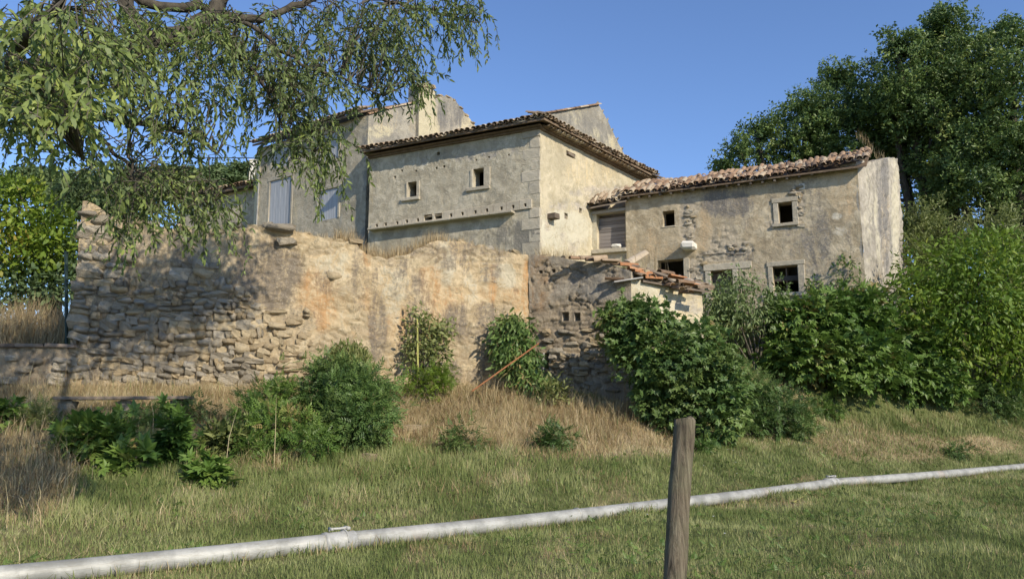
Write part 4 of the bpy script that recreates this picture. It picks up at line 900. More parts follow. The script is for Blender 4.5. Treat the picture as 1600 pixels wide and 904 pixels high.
def bush(name, label, cat, lobes, n, Tm, size, mat, group=None, droop=.0, r0=.035, nst=8, shell=.45, lump=.5, upn=.8, root=None, seed=0, zmin=0., fol='foliage', trunk=False, base=None):
    if base: dd = gdepth(*base)+.45*max(l[3]*l[2]/F for l in lobes)-np.mean([l[2] for l in lobes]); lobes = [(a, b, c+dd, e, f_, h_) for a, b, c, e, f_, h_ in lobes]
    L = lobes_px(lobes); x = np.mean([l[0][0] for l in L]); y = np.mean([l[0][1] for l in L]); rt = root or (x, y, zt1(x, y))
    o = empty(name, rt, label, cat, group); P, O = fill(L, n, shell, lump, seed, zmin, .78 if cat == 'tree' and 'oak' in name else .25 if cat == 'tree' or name == 'hedge_shrub' else .74)
    A = O*.8+rng.normal(size=P.shape)*.55+np.array([0, 0, -droop]); N = O*.5+np.array([0, 0, upn])+rng.normal(size=P.shape)*.4
    lb = LB(); sz = size*rng.uniform(.4, 1.35, len(P)); Ts = Tm if isinstance(Tm, list) else [Tm]; ch_ = rng.integers(0, len(Ts), len(P))
    tint = np.clip(fbm(P[:, 0]*1.1, P[:, 2]*1.1+P[:, 1], seed+50, 3)*1.3-.15+rng.normal(size=len(P))*.16, 0, 1)
    q = rng.choice(len(P), max(6, len(P)//60)) if not trunk else []      # loose shoots sticking out of the outline
    if len(q):
        D = unit(O[q]*.9+np.array([0, 0, .5])+rng.normal(size=(len(q), 3))*.45); Ls = size*rng.uniform(.8, 2.6, len(q)); pp_, aa_ = [], []
        for k_ in range(7): pp_.append(P[q]+D*(Ls*(k_+1)/7)[:, None]); aa_.append(D*.7+rng.normal(size=D.shape)*.6)
        P = np.concatenate([P]+pp_); A = np.concatenate([A]+aa_); N = np.concatenate([N, rng.normal(size=(7*len(q), 3))*.5+np.array([0, 0, 1.])]); sz = np.concatenate([sz, size*rng.uniform(.5, .9, 7*len(q))]); tint = np.concatenate([tint, rng.uniform(.4, 1, 7*len(q))]); ch_ = rng.integers(0, len(Ts), len(P))
    for i, t_ in enumerate(Ts):
        m = ch_ == i; lb.add(t_, P[m], A[m], N[m], sz[m], tint[m])
    lb.build(fol, mat, o); stems(rt, L, M['bark' if trunk else 'twig'], o, r0, nst, 'trunk' if trunk else 'stem'); return o
g = lambda r, gg, b: (r, gg, b)
ML = {
 'almond': mat_leaf('almond_leaf', [(0., (.072, .098, .045)), (.4, (.135, .175, .068)), (.7, (.225, .285, .078)), (1., (.38, .43, .11))], .35, .5),
 'oak': mat_leaf('oak_leaf', [(0., (0.043, 0.079, 0.023)), (.45, (0.086, 0.141, 0.035)), (.8, (0.145, 0.208, 0.048)), (1., (0.243, 0.282, 0.072))], .2, .5, (.06, .12, .02)),
 'bright': mat_leaf('bright_leaf', [(0., (.06, .115, .014)), (.45, (.115, .195, .022)), (.8, (.19, .27, .032)), (1., (.30, .33, .055))], .35, .5),
 'yellow': mat_leaf('yellow_green_leaf', [(0., (.07, .12, .014)), (.45, (.13, .20, .02)), (.8, (.21, .27, .03)), (1., (.32, .24, .05))], .3, .5),
 'fig': mat_leaf('fig_leaf', [(0., (0.053, 0.101, 0.021)), (.45, (0.089, 0.163, 0.030)), (.8, (0.134, 0.209, 0.040)), (.97, (0.196, 0.270, 0.057)), (1., (.30, .22, .09))], .25, .45, (.09, .2, .03)),
 'dark': mat_leaf('dark_green_leaf', [(0., (0.052, 0.096, 0.027)), (.45, (0.094, 0.161, 0.043)), (.8, (0.146, 0.226, 0.058)), (.97, (0.229, 0.290, 0.081)), (1., (.30, .22, .09))], .25, .45, (.08, .17, .03)),
 'olive': mat_leaf('olive_leaf', [(0., (0.118, 0.138, 0.046)), (.5, (0.191, 0.221, 0.072)), (1., (0.294, 0.304, 0.118))], .3, .5),
 'sapling': mat_leaf('sapling_leaf', [(0., (.09, .13, .045)), (.5, (.155, .21, .075)), (1., (.26, .31, .13))], .3, .5),
 'far': mat_leaf('far_leaf', [(0., (0.055, 0.091, 0.033)), (.5, (0.094, 0.140, 0.053)), (1., (0.157, 0.196, 0.080))], .2, .6)}

# ------------------------------------------------------------ big oak group behind the right-hand house
def oak(label, lobes, n, root, seed, r0=.35, nst=14):
    return bush('oak_tree', label, 'tree', lobes, int(n*1.9), T_OAK, .48, ML['oak'], 'oaks behind the right-hand house', 0, r0, nst, .6, .55, .5, root, seed, None, 'crown', True)
oak('broad dark oak with low left crown spreading behind the right farmhouse roof', [(1175, 235, 36, 66, 34, 2.2), (1255, 205, 36, 75, 50, 2.5), (1190, 200, 36, 40, 22, 1.5), (1330, 180, 37, 75, 70, 3), (1310, 120, 37, 42, 30, 1.5), (1262, 165, 36, 50, 35, 2), (1330, 262, 37, 90, 40, 3), (1260, 250, 37, 80, 36, 2.5), (1130, 262, 36, 22, 16, 1.2), (1385, 245, 37, 60, 60, 2.5)], 3600, (13.5, 37.5, 5.9), 5)
oak('tallest dark oak, its crown top at the upper right of the picture', [(1440, 120, 34, 85, 70, 3), (1470, 50, 34, 45, 34, 2), (1402, 75, 34, 30, 24, 1.5), (1400, 175, 34, 60, 60, 2.5), (1500, 110, 34, 60, 60, 3), (1470, 205, 34, 90, 60, 3), (1465, 22, 34, 16, 14, 1), (1385, 50, 34, 16, 8, .8), (1545, 60, 35, 40, 24, 2), (1440, 265, 34, 40, 40, 2)], 4600, (19, 34.5, 5.8), 6)
oak('dark oak cut off by the right edge of the picture, leaning out over shrubs', [(1560, 130, 32, 70, 60, 3), (1600, 65, 32, 44, 36, 2), (1590, 210, 32, 90, 70, 3), (1530, 245, 32, 70, 60, 2.5), (1560, 300, 32, 90, 50, 2.5), (1500, 290, 32, 50, 40, 2), (1640, 300, 32, 60, 60, 3), (1680, 140, 32, 60, 120, 3)], 4600, (21.5, 32.5, 5.8), 7)
bush('shrub', 'olive-brown wild shrub on the slope between the oaks and the bright tree', 'shrub', [(1450, 350, 29, 54, 34, 1.5), (1500, 378, 28, 54, 36, 1.5), (1440, 390, 28, 40, 50, 1.2), (1425, 345, 29, 34, 36, 1.2), (1425, 400, 27.5, 30, 40, 1), (1560, 360, 28, 60, 40, 1.5), (1480, 460, 27, 70, 60, 1.2), (1580, 460, 27, 90, 70, 1.2), (1560, 560, 26.5, 110, 50, 1.0), (1420, 500, 26.5, 40, 60, 1)], 4200, T_SMALL, .42, ML['olive'], seed=31)
# bright tree at the right
bush('peach_tree', 'bright yellow-green bushy fruit tree at the right edge beside the farmhouse end wall', 'tree', [(1470, 420, 22.9, 75, 50, 1.4), (1535, 402, 22.9, 72, 38, 1.5), (1420, 465, 22.4, 40, 50, .9), (1520, 480, 22.4, 90, 70, 1.4), (1600, 470, 22.9, 80, 70, 1.5), (1585, 560, 22.4, 70, 50, 1.2), (1480, 540, 22.4, 50, 46, 1), (1550, 372, 23.9, 34, 16, 1), (1620, 398, 23.9, 50, 26, 1), (1660, 500, 22.9, 60, 80, 1.4)], 15500, T_ALM, .19, ML['bright'], droop=.3, r0=.07, nst=12, root=(14.4, 23.2, 1.9), seed=32, trunk=True, shell=.4, upn=.4, lump=.35)
# fig thicket
for lab, lob, n, sd in [('large dark fig thicket in front of the right farmhouse wall', [(1290, 500, 21.4, 80, 44, 1.0), (1250, 560, 20.8, 60, 50, .9), (1330, 560, 20.8, 80, 60, 1.0), (1220, 500, 21.4, 40, 34, .8), (1360, 490, 21.6, 50, 40, .9)], 6000, 41),
                        ('dark fig bush between the thicket and the bright tree', [(1430, 540, 21, 60, 60, 1.0), (1400, 600, 20.6, 60, 40, .8), (1470, 590, 20.8, 50, 40, .8), (1390, 530, 21.2, 40, 44, .8)], 4200, 42)]:
    bush('fig_bush', lab, 'bush', lob, n, T_FIG, .21, ML['fig'], 'fig bushes below the farmhouse', .15, .035, 9, seed=sd, upn=1.2, base=(1300 if sd == 41 else 1430, 642))
bush('bramble_bush', 'rounded dark green bramble mound at the lower right edge above the grass', 'bush', [(1530, 625, 20.6, 72, 34, .9), (1480, 632, 20.6, 30, 22, .6), (1590, 620, 20.8, 50, 36, .9)], 2600, T_PINN, .2, ML['dark'], seed=43, base=(1530, 657))
bush('bramble_bush', 'rounded fine-leaved bush just right of the wooden post top', 'bush', [(1205, 640, 17.6, 52, 46, .8), (1160, 665, 17.4, 40, 26, .6), (1250, 660, 17.6, 26, 30, .5), (1170, 600, 17.8, 40, 30, .7)], 3000, T_PINN, .17, ML['dark'], seed=44, base=(1205, 688))
bush('elder_bush', 'tall wide dark green bush covering the front of the cream shed', 'bush', [(1000, 505, 17.4, 55, 38, .7), (1040, 560, 17.2, 80, 60, .9), (1090, 540, 17.4, 60, 50, .8), (1085, 630, 17, 75, 60, .8), (1130, 600, 17.2, 40, 60, .8), (968, 492, 17.3, 38, 24, .5), (1030, 620, 17.2, 50, 44, .6), (1120, 660, 16.9, 46, 34, .6), (975, 540, 17.4, 36, 30, .5)], 10500, T_FIG, .145, ML['dark'], droop=.25, seed=45, nst=12, upn=.9, base=(1070, 690))
bush('almond_sapling', 'pale olive-green leafy sapling in front of the farmhouse door', 'sapling', [(1165, 445, 21.6, 42, 34, .6), (1125, 465, 21.4, 34, 36, .5), (1190, 490, 21.4, 44, 36, .6), (1150, 500, 21.4, 40, 34, .6), (1215, 460, 21.6, 28, 22, .4), (1110, 500, 21.4, 28, 26, .4), (1165, 475, 21.3, 50, 34, .6)], 9000, T_LANCE, .15, ML['sapling'], droop=.7, seed=46, nst=10, root=(6.6, 21.4, 2.5), upn=.2, shell=.6)
bush('ivy', 'dark climbing ivy on the right end of the farmhouse front', 'climber', [(1320, 430, 22.8, 24, 26, .35), (1305, 462, 22.7, 40, 22, .4), (1345, 455, 22.4, 20, 30, .4), (1275, 452, 23.1, 12, 22, .3), (1322, 410, 22.9, 10, 12, .2)], 1500, T_OVAL, .13, ML['dark'], seed=47)
# plants along the foot of the terrace wall
bush('fennel_clump', 'feathery grey-green fennel clump at the wall foot, half dry', 'plant', [(545, 560, 18.3, 32, 26, .3), (560, 580, 18.2, 30, 24, .3)], 2600, T_LANCE, .13, ML['olive'], seed=51, droop=-1.2, upn=.1)
bush('elder_bush', 'dark green leafy bush on the bank below the bright ochre wall', 'bush', [(560, 612, 15.6, 50, 38, .7), (520, 590, 15.9, 46, 32, .6), (590, 640, 15.3, 36, 44, .5), (540, 660, 15, 52, 40, .5), (500, 620, 15.8, 36, 36, .6)], 4300, T_PINN, .2, ML['dark'], seed=52, droop=.1, base=(560, 700))
bush('weed_patch', 'paler green weedy shrub left of the dark bush on the bank', 'bush', [(425, 625, 15.6, 48, 30, .6), (440, 670, 14.6, 60, 34, .5), (490, 690, 14.2, 36, 24, .4), (395, 650, 15.2, 30, 24, .4)], 2300, T_PINN, .17, ML['fig'], seed=53, base=(440, 705))
bush('ivy', 'ivy clump with a cane climbing the middle of the ochre wall', 'climber', [(655, 500, 18.9, 22, 20, .18), (665, 530, 18.85, 32, 34, .25), (690, 515, 19.0, 20, 20, .15), (645, 545, 18.85, 16, 24, .2), (685, 555, 18.85, 26, 26, .2), (640, 485, 18.9, 8, 8, .1)], 2100, T_OVAL, .12, ML['olive'], seed=54, upn=.3)
bush('low_bush', 'bright green low plant at the foot of the ivy', 'plant', [(665, 600, 18.1, 44, 26, .4), (650, 620, 17.8, 26, 20, .3), (690, 590, 18.2, 24, 20, .3)], 1500, T_PINN, .14, ML['bright'], seed=55)
bush('vine_mound', 'dense drooping green mound in the corner beside the rusty rod', 'bush', [(798, 535, 19.3, 38, 42, .3), (815, 570, 19.1, 36, 36, .35), (835, 600, 18.7, 34, 22, .4), (798, 508, 19.4, 28, 16, .22)], 5200, T_LANCE, .17, ML['dark'], seed=56, droop=1.1, upn=.2)
for i, (cx, cy, d, rx, ry, mt, tp, sz, n, lab) in enumerate([
        (148, 690, 11.9, 58, 36, 'fig', T_FIG, .23, 520, 'young fig plant with broad bright leaves at the lower left bank'),
        (205, 715, 11.5, 34, 28, 'fig', T_FIG, .22, 220, 'fig sucker with wide lobed leaves, right of the larger young fig'),
        (272, 690, 12.6, 24, 42, 'fig', T_FIG, .2, 230, 'narrow young fig shoot standing in straw below the grey plank'),
        (325, 738, 11.6, 32, 26, 'fig', T_FIG, .2, 150, 'small low fig seedling at the edge of the mown grass, left of centre'),
        (300, 645, 14.4, 40, 26, 'dark', T_PINN, .16, 420, 'dark small shrub beside the right end of the grey plank'),
        (725, 683, 14.9, 34, 26, 'dark', T_PINN, .15, 420, 'small dark shrub beside pale rocks on the dry bank'),
        (870, 685, 15.3, 32, 24, 'dark', T_PINN, .15, 420, 'small green shrub on the straw slope left of the large bush'),
        (1495, 706, 19.0, 30, 14, 'dark', T_PINN, .14, 420, 'low dark weed clump in the grass above the pipe at right'),
        (15, 650, 13.6, 36, 26, 'fig', T_FIG, .18, 260, 'green shoot at the far left edge of the bank'),
        (860, 615, 18.2, 26, 26, 'olive', T_LANCE, .16, 700, 'thin straggly green weeds below the grey shed wall'),
        (1100, 700, 15.8, 20, 10, 'fig', T_PINN, .12, 160, 'small leafy weed at the foot of the post-side bush')]):
    bush('young_fig' if tp is T_FIG else 'small_shrub', lab, 'plant', [(cx, cy, d, rx, ry, rx*d/F*.7), (cx-rx*.4, cy+ry*.4, d, rx*.6, ry*.6, rx*d/F*.5)], int(n*1.7), tp, sz, ML[mt], seed=60+i, nst=5, r0=.014, upn=1.4, shell=.6, base=(cx, cy+ry))
for i, (cx, cy, d, rx, ry, mt, tp, sz, n, lab) in enumerate([
        (60, 655, 13, 30, 22, 'olive', T_PINN, .14, 420, 'grey-green weed clump left of the young figs'), (235, 655, 14, 34, 20, 'dark', T_PINN, .14, 420, 'dark weedy growth just under the middle of the grey plank'),
        (345, 690, 13, 34, 30, 'olive', T_LANCE, .2, 900, 'loose grassy-green weed clump in straw, left of the pale shrub'), (385, 700, 13, 40, 22, 'fig', T_PINN, .13, 420, 'low green weeds spreading in front of the pale weedy shrub'),
        (480, 655, 15, 30, 30, 'fig', T_PINN, .15, 420, 'mid-green shrub filling the gap between the two bank bushes'), (1290, 640, 19, 30, 20, 'fig', T_PINN, .14, 320, 'low green weeds at the edge of the grass under the large fig thicket')]):
    bush('weed_clump', lab, 'plant', [(cx, cy, d, rx, ry, rx*d/F*.7), (cx+rx*.5, cy+ry*.3, d, rx*.6, ry*.6, rx*d/F*.5)], n, tp, sz, ML[mt], seed=160+i, nst=5, r0=.012, upn=1., shell=.7, base=(cx, cy+ry))
# left background
bush('maple_tree', 'rounded yellow-green tree at the left edge beyond the straw', 'tree', [(40, 330, 24, 60, 50, 1.6), (80, 380, 23, 34, 50, 1), (10, 390, 23, 70, 50, 1.5), (60, 400, 23, 50, 40, 1.2), (-60, 360, 24, 70, 70, 2), (85, 340, 23.5, 26, 26, .8), (30, 292, 24, 30, 16, .8)], 7200, T_OVAL, .2, ML['yellow'], root=(-14, 24, 4.2), seed=71, r0=.1, trunk=True, shell=.4)
bush('hedge_shrub', 'dark shaded shrub under the yellow-green tree behind tall straw', 'shrub', [(60, 450, 22.5, 70, 36, .8), (0, 460, 22.5, 60, 40, .8), (-80, 450, 22.5, 60, 40, .8), (110, 420, 23.5, 46, 46, .8), (105, 370, 25, 40, 50, 1)], 4200, T_OVAL, .18, ML['far'], seed=72)
for i, lob in enumerate([[(70, 285, 48, 50, 22, 2.5), (20, 290, 48, 40, 18, 2), (95, 300, 48, 40, 20, 2)], [(150, 300, 45, 50, 30, 2.5), (120, 315, 44, 40, 26, 2)], [(215, 295, 44, 50, 34, 2.5), (180, 320, 44, 50, 30, 2)], [(285, 285, 46, 46, 24, 2.5), (310, 300, 46, 50, 26, 2.5)], [(345, 278, 48, 34, 18, 2), (385, 272, 48, 30, 14, 2), (370, 290, 48, 40, 20, 2)]]):
    bush('pine_tree', ['distant green tree on the skyline at the far left, behind the yellow-green tree', 'distant dark tree on the skyline just above the wall pillar', 'distant dark tree on the skyline behind the hanging branches', 'distant tree on the skyline left of the low wing roof', 'distant tree on the skyline beside the small square chimney'][i], 'tree', lob, 900, T_OAK, .8, ML['far'], 'trees along the skyline at left', 0, .16, 5, .5, .3, .5, None, 80+i, None, 'crown', True)

# ------------------------------------------------------------ overhanging almond tree (trunk outside the frame at left)
ot = empty('overhanging_tree', (-7.4, 7.4, zt1(-7.4, 7.4)), 'near tree reaching in from upper left with drooping leafy twigs and thick dark branches', 'tree')
tk = MB(); tk.tube([(-7.4, 7.4, -.2), (-7.3, 7.4, 1.2), (-7.0, 7.4, 2.6), (-6.6, 7.3, 3.6), (-5.9, 7.3, 4.4)], [.42, .34, .30, .27, .24], 12); tk.build('trunk', M['bark'], ot, True)
br_pts = []
def branch(pts, r0, r1, n=7):
    P = [Vector(at(*p)) if len(p) == 3 and p[2] > 0 else Vector(p[:3]) for p in pts]; Q = []
    for i in range(len(P)-1):
        p0 = P[max(i-1, 0)]; p1 = P[i]; p2 = P[i+1]; p3 = P[min(i+2, len(P)-1)]
        for k in range(5):
            t = k/5; Q.append(.5*((2*p1)+(p2-p0)*t+(2*p0-5*p1+4*p2-p3)*t*t+(3*p1-p0-3*p2+p3)*t**3)+Vector([random.gauss(0, .012) for _ in range(3)]))
    Q.append(P[-1]); m = MB(); k = len(Q); R_ = [r0+(r1-r0)*i/(k-1) for i in range(k)]; R_ = [q*random.uniform(.9, 1.1) for q in R_]
    m.tube(Q, R_, n); m.build('branch', M['bark'], ot, True); br_pts.extend([(q, r) for q, r in zip(Q, R_)])
branch([(-330, 120, 7.3), (-150, 135, 7), (0, 132, 6.8), (60, 110, 6.8), (150, 85, 7), (235, 68, 7.2), (300, 45, 7.4), (345, 5, 7.6), (380, -60, 7.8)], .16, .062, 9)
branch([(-200, 150, 7), (0, 165, 6.6), (60, 168, 6.6), (120, 176, 6.8), (200, 190, 7), (290, 210, 7.2), (340, 240, 7.3)], .07, .014)
branch([(235, 68, 7.2), (215, 40, 7.1), (195, 0, 7), (180, -60, 7)], .07, .06)
branch([(200, -20, 7.2), (240, 8, 7.3), (310, 12, 7.6), (370, 28, 7.9), (430, 22, 8.2), (480, 2, 8.5), (540, -20, 8.8)], .055, .035)
branch([(300, 45, 7.4), (350, 70, 7.5), (390, 105, 7.6), (420, 150, 7.7), (440, 200, 7.7)], .035, .008, 5)
branch([(370, 28, 7.9), (420, 60, 8), (470, 100, 8.1), (530, 120, 8.2), (600, 150, 8.3)], .03, .008, 5)
branch([(540, -20, 8.8), (610, 5, 8.8), (680, 20, 8.9), (750, 35, 9)], .03, .006, 5)
branch([(150, 85, 7), (185, 130, 6.7), (200, 200, 6.6), (205, 260, 6.5), (210, 300, 6.4)], .03, .007, 5)
branch([(120, 176, 6.8), (160, 220, 6.8), (205, 262, 6.9), (270, 300, 7), (330, 320, 7)], .025, .006, 5)
branch([(0, 132, 6.8), (40, 60, 6.0), (90, 10, 5.6), (120, -40, 5.4)], .06, .04)
branch([(420, 60, 8), (460, 140, 8), (480, 200, 8), (490, 260, 8)], .02, .005, 5)
branch([(60, 110, 6.8), (90, 170, 5.8), (110, 220, 5.5), (130, 250, 5.4)], .03, .008, 5)
# the crown goes on above the frame, as its shade on the wall shows
branch([(345, 5, 7.6), (380, -140, 8.6), (420, -260, 9.8), (480, -380, 11)], .085, .04); branch([(195, 0, 7), (180, -200, 7.8), (220, -360, 9)], .06, .03); branch([(480, -380, 11), (400, -420, 12)], .04, .02)
lb = LB(); tw_ = MB()
def twig(p, d, L, sz, rn, dens=1.):
    """one drooping twig with leaves hanging off it"""
    n = max(4, int(L/.035)); P = [p.copy()]; d = d.normalized(); q = p.copy(); pts = []; ax = []
    for i in range(n):
        d = (d+Vector((random.gauss(0, .10), random.gauss(0, .10), -.13+random.gauss(0, .06)))).normalized(); q = q+d*(L/n); P.append(q.copy())
        for s_ in range(2):
            if random.random() < .95*dens:
                a = d*.7+Vector([random.gauss(0, .55) for _ in range(3)])+Vector((0, 0, -.45)); pts.append(q[:]); ax.append(a[:])
    tw_.tube(P[::2], [.0035*(1-.7*i/len(P[::2]))+.001 for i in range(len(P[::2]))], 3, False)
    if pts:
        N = rng.normal(size=(len(pts), 3))*.7+np.array([0, -.2, .6]); lb.add(T_ALM if sz > .095 else T_LANCE, pts, ax, N, sz*(.80 if sz > .095 else .86)*rng.uniform(.45, 1.3, len(pts)), np.clip(rn+rng.normal(size=len(pts))*.2, 0, 1))
REG = [(60, 60, 110, 60, 4.6, 6.5, 143, .45, .096, .6), (60, 150, 90, 45, 4.4, 5.6, 112, .4, .096, .7), (150, 50, 90, 50, 5, 7, 75, .45, .085, .6), (190, 110, 80, 50, 5.5, 7, 42, .4, .08, .55),
       (330, 50, 120, 50, 6.8, 8.4, 82, .5, .085, .25), (400, 100, 100, 50, 7, 8.5, 80, .55, .085, .2), (520, 40, 110, 40, 8, 9.2, 112, .6, .09, .25), (600, 50, 80, 50, 8, 9, 50, .6, .09, .3), (680, 10, 80, 22, 8.4, 9.2, 55, .6, .09, .3),
       (460, 130, 80, 40, 7.4, 8.4, 82, .55, .085, .2), (570, 110, 60, 36, 8, 8.8, 42, .5, .085, .3), (630, 125, 34, 24, 8.2, 8.7, 15, .45, .085, .35), (480, 205, 48, 40, 7.6, 8.2, 57, .7, .085, .5), (250, 180, 90, 60, 6.2, 7.4, 37, .5, .08, .4),
       (130, 235, 70, 30, 5.6, 6.8, 25, .5, .08, .3), (280, 285, 70, 24, 6.6, 7.4, 55, .55, .08, .45), (210, 300, 44, 30, 6.2, 6.9, 35, .6, .08, .45), (180, 350, 24, 20, 6.2, 6.6, 11, .5, .08, .5), (330, 320, 24, 20, 6.8, 7.2, 16, .6, .08, .45), (20, 200, 60, 20, 6, 7, 30, .3, .07, .1), (330, 190, 60, 60, 6.8, 7.8, 32, .5, .08, .4), (370, 60, 40, 30, 7, 8, 20, .5, .08, .3), (270, 40, 90, 40, 6.2, 7.0, 40, .45, .085, .5), (170, 120, 90, 50, 5.6, 6.8, 40, .45, .085, .6), (300, 130, 60, 50, 6.4, 7.6, 26, .5, .085, .35)]
for (cx, cy, rx, ry, d0, d1, n, L_, sz, rn) in REG:
    for i in range(n):
        a = random.uniform(0, 6.283); r = math.sqrt(random.random()); p = at(cx+rx*r*math.cos(a), cy+ry*r*math.sin(a), random.uniform(d0, d1))
        az = random.uniform(0, 6.283); dd = Vector((math.cos(az)*.8+.25, math.sin(az)*.8, random.uniform(-.6, .5)))
        twig(p, dd, L_*random.uniform(.45, 1.25), sz, rn)
        # feeder twig back to the nearest branch
        q, rr = min(br_pts, key=lambda b: (b[0]-p).length_squared)
        if (q-p).length < 1.6 and i % 2 == 0: m_ = (q+p)/2+Vector((random.gauss(0, .06), random.gauss(0, .06), .12)); tw_.tube([q, m_, p], [.008, .006, .004], 4, False)
lb.build('foliage', ML['almond'], ot)
lb = LB()
P, O = fill([(np.array(c), np.array(r)) for c, r in [((-2.0, 11.4, 8.9), (1.2, 1.6, 1.2)), ((-3.2, 10.9, 8.7), (1.5, 1.6, 1.2)), ((-4.7, 10.4, 8.6), (1.6, 1.6, 1.3)), ((-3.6, 7.6, 7.0), (1.8, 1., .9)), ((-4.9, 8.3, 7.6), (1.8, 1.4, 1.1)), ((-6.2, 9.6, 8.4), (1.6, 1.6, 1.3)), ((-8.2, 10.4, 8.4), (2, 1.8, 1.4)), ((-2.4, 11.8, 9.4), (1.6, 1.6, 1.2))]], 27000, .8, .35, 3)
keep = P[:, 2] > EYE+P[:, 1]*.585; P, O = P[keep], O[keep]
lb.add(T_LANCE, P, O*.4+rng.normal(size=P.shape)*.6+np.array([0, 0, -.6]), rng.normal(size=P.shape)+np.array([0, 0, .6]), .165)
lb.build('upper_foliage', ML['almond'], ot); tw_.build('twigs', M['twig'], ot)

# ------------------------------------------------------------ grass
def mat_grass(name, green, dry):
    t = NT(name); a = t.attr('mixv', True); r = t.attr('rnd', True)
    c = t.mix(a, t.ramp(r, green), t.ramp(r, dry))
    p = t.n('ShaderNodeBsdfPrincipled'); t.put(p.inputs['Base Color'], c); p.inputs['Roughness'].default_value = .7; p.inputs['Specular IOR Level'].default_value = .2
    tb = t.n('ShaderNodeBsdfTranslucent'); t.put(tb.inputs[0], c); mx = t.n('ShaderNodeMixShader'); mx.inputs[0].default_value = .3
    t.L(p.outputs[0], mx.inputs[1]); t.L(tb.outputs[0], mx.inputs[2]); t.L(mx.outputs[0], t.out.inputs[0]); return t.m
MG = mat_grass('grass_blade', [(0., (.095, .145, .036)), (.5, (.18, .24, .068)), (1., (.31, .34, .13))], [(0., (.27, .18, .095)), (.5, (.47, .34, .19)), (1., (.64, .52, .33))])
def blades(X, Y, Z, h, wd, lean, mixv, segs=1):
    n = len(X); a = rng.uniform(0, 6.283, n); la = rng.uniform(0, 6.283, n); W = np.stack([np.cos(a), np.sin(a), np.zeros(n)], -1)*wd[:, None]/2
    Ln = np.stack([np.cos(la), np.sin(la), np.zeros(n)], -1)*(lean*h)[:, None]; B = np.stack([X, Y, Z], -1); up = np.array([0, 0, 1.])
    if segs == 1:
        V = np.stack([B-W, B+W, B+Ln+up*h[:, None]], 1); Fq = np.array([[0, 1, 2]])
    else:
        V = np.stack([B-W, B+W, B+Ln*.22+up*h[:, None]*.5-W*.8, B+Ln*.22+up*h[:, None]*.5+W*.8, B+Ln+up*h[:, None]*(.98-.35*lean[:, None]**2)], 1); Fq = np.array([[0, 1, 3], [0, 3, 2], [2, 3, 4]])
    k = V.shape[1]; Ff = (Fq[None]+(np.arange(n)*k)[:, None, None]).reshape(-1, 3)
    return V.reshape(-1, 3), Ff, np.repeat(rng.random(n), k), np.repeat(mixv, k)
def inside_wall(X, Y):
    """behind the terrace and shed walls"""
    px = 800+F*X/Y; w_ = np.array([wdepth(p) for p in np.linspace(-300, 1000, 131)]); wd = np.interp(px, np.linspace(-300, 1000, 131), w_); return (Y > wd-.08) & (px < 995)
def scatter(n, y0, y1, r0=-.80, r1=.80):
    Y = rng.uniform(y0, y1, n); X = rng.uniform(r0, r1, n)*Y; return X, Y
X, Y = scatter(500000, 4.5, 27, -.85, .95); m = ~inside_wall(X, Y); X, Y = X[m], Y[m]; Z = zt(X, Y); px, py = proj(X, Y, Z)
dv = dryness(X, Y, Z); bank = ell(px, py, [(300, 655, 420, 60, 1), (750, 655, 300, 55, 1)])
tall = .35+.9*ell(px, py, [(560, 745, 420, 45, 1), (850, 735, 250, 30, .8), (200, 790, 260, 40, .8), (1450, 665, 200, 18, .7)])+.35*fbm(X*.8, Y*.8, 9, 3)
h = (.03+.10*tall*rng.random(len(X))**.7*(.45+1.1*vn(X*2.6, Y*2.6, 44)))*(1+.7*bank)*(.7+Y/22); wd = (.0035+.00075*Y)*rng.uniform(.7, 1.4, len(X))
mixv = np.where(dv+rng.normal(size=len(X))*.16 > .56, rng.uniform(.6, 1, len(X)), rng.uniform(0, .25, len(X))); lean = np.abs(rng.normal(size=len(X)))*.45+.15*(mixv > .5)
V, Ff, R_, Mx_ = blades(X, Y, Z-.01, h, wd, lean, mixv); R_ = np.clip(.45*R_+np.repeat(1.5*(fbm(X*1.7, Y*1.3, 33, 4)-.5)+.28+.5*(vn(X*6, Y*6, 8)-.5), 3), 0, 1)
o = mesh('mown_grass', V, Ff, MG, None, {'rnd': R_, 'mixv': Mx_}, False); tag(o, 'short rough grass, part green and part straw, around the pipe', 'grass', kind='stuff')
# longer green and dry grass on the bank, the straw clumps
segs = []
def tuft_area(n, ells, hmin, hmax, dry, wd0=.009, leanm=.35, y0=9, y1=20):
    X, Y = scatter(n*3, y0, y1, -.85, .8); gx = np.round(X/.22)*.22+.1*vn(X/.22, Y/.22, 1); gy = np.round(Y/.25)*.25; X = X*.45+gx*.55; Y = Y*.45+gy*.55; Z = zt(X, Y); px, py = proj(X, Y, Z); e = ell(px, py, ells)*(.35+1.1*fbm(X*2.4, Y*2.4, 61, 3)); m = (rng.random(len(X)) < e) & (~inside_wall(X, Y)); X, Y, Z = X[m][:n], Y[m][:n], Z[m][:n]
    k = len(X); segs.append(blades(X, Y, Z-.02, rng.uniform(hmin, hmax, k)*(.5+fbm(X*1.3, Y*1.3, 17, 2)), wd0*rng.uniform(.5, 1.3, k), np.abs(rng.normal(size=k))*leanm*1.8+.1, np.clip((rng.random(k) < dry)*rng.uniform(.7, 1, k), 0, 1), 2))
tuft_area(26000, [(140, 640, 300, 45, .9), (380, 690, 140, 45, .9), (730, 650, 190, 55, .9), (900, 670, 130, 40, 1), (620, 640, 60, 50, .7), (30, 730, 100, 90, .9), (1010, 670, 60, 40, .7)], .12, .42, .93)
tuft_area(9000, [(920, 650, 90, 40, 1), (790, 640, 110, 40, .9), (390, 660, 90, 50, .9), (40, 700, 90, 80, .9), (700, 600, 60, 20, .9), (60, 610, 200, 20, .7)], .35, .75, .96, .007, .3)
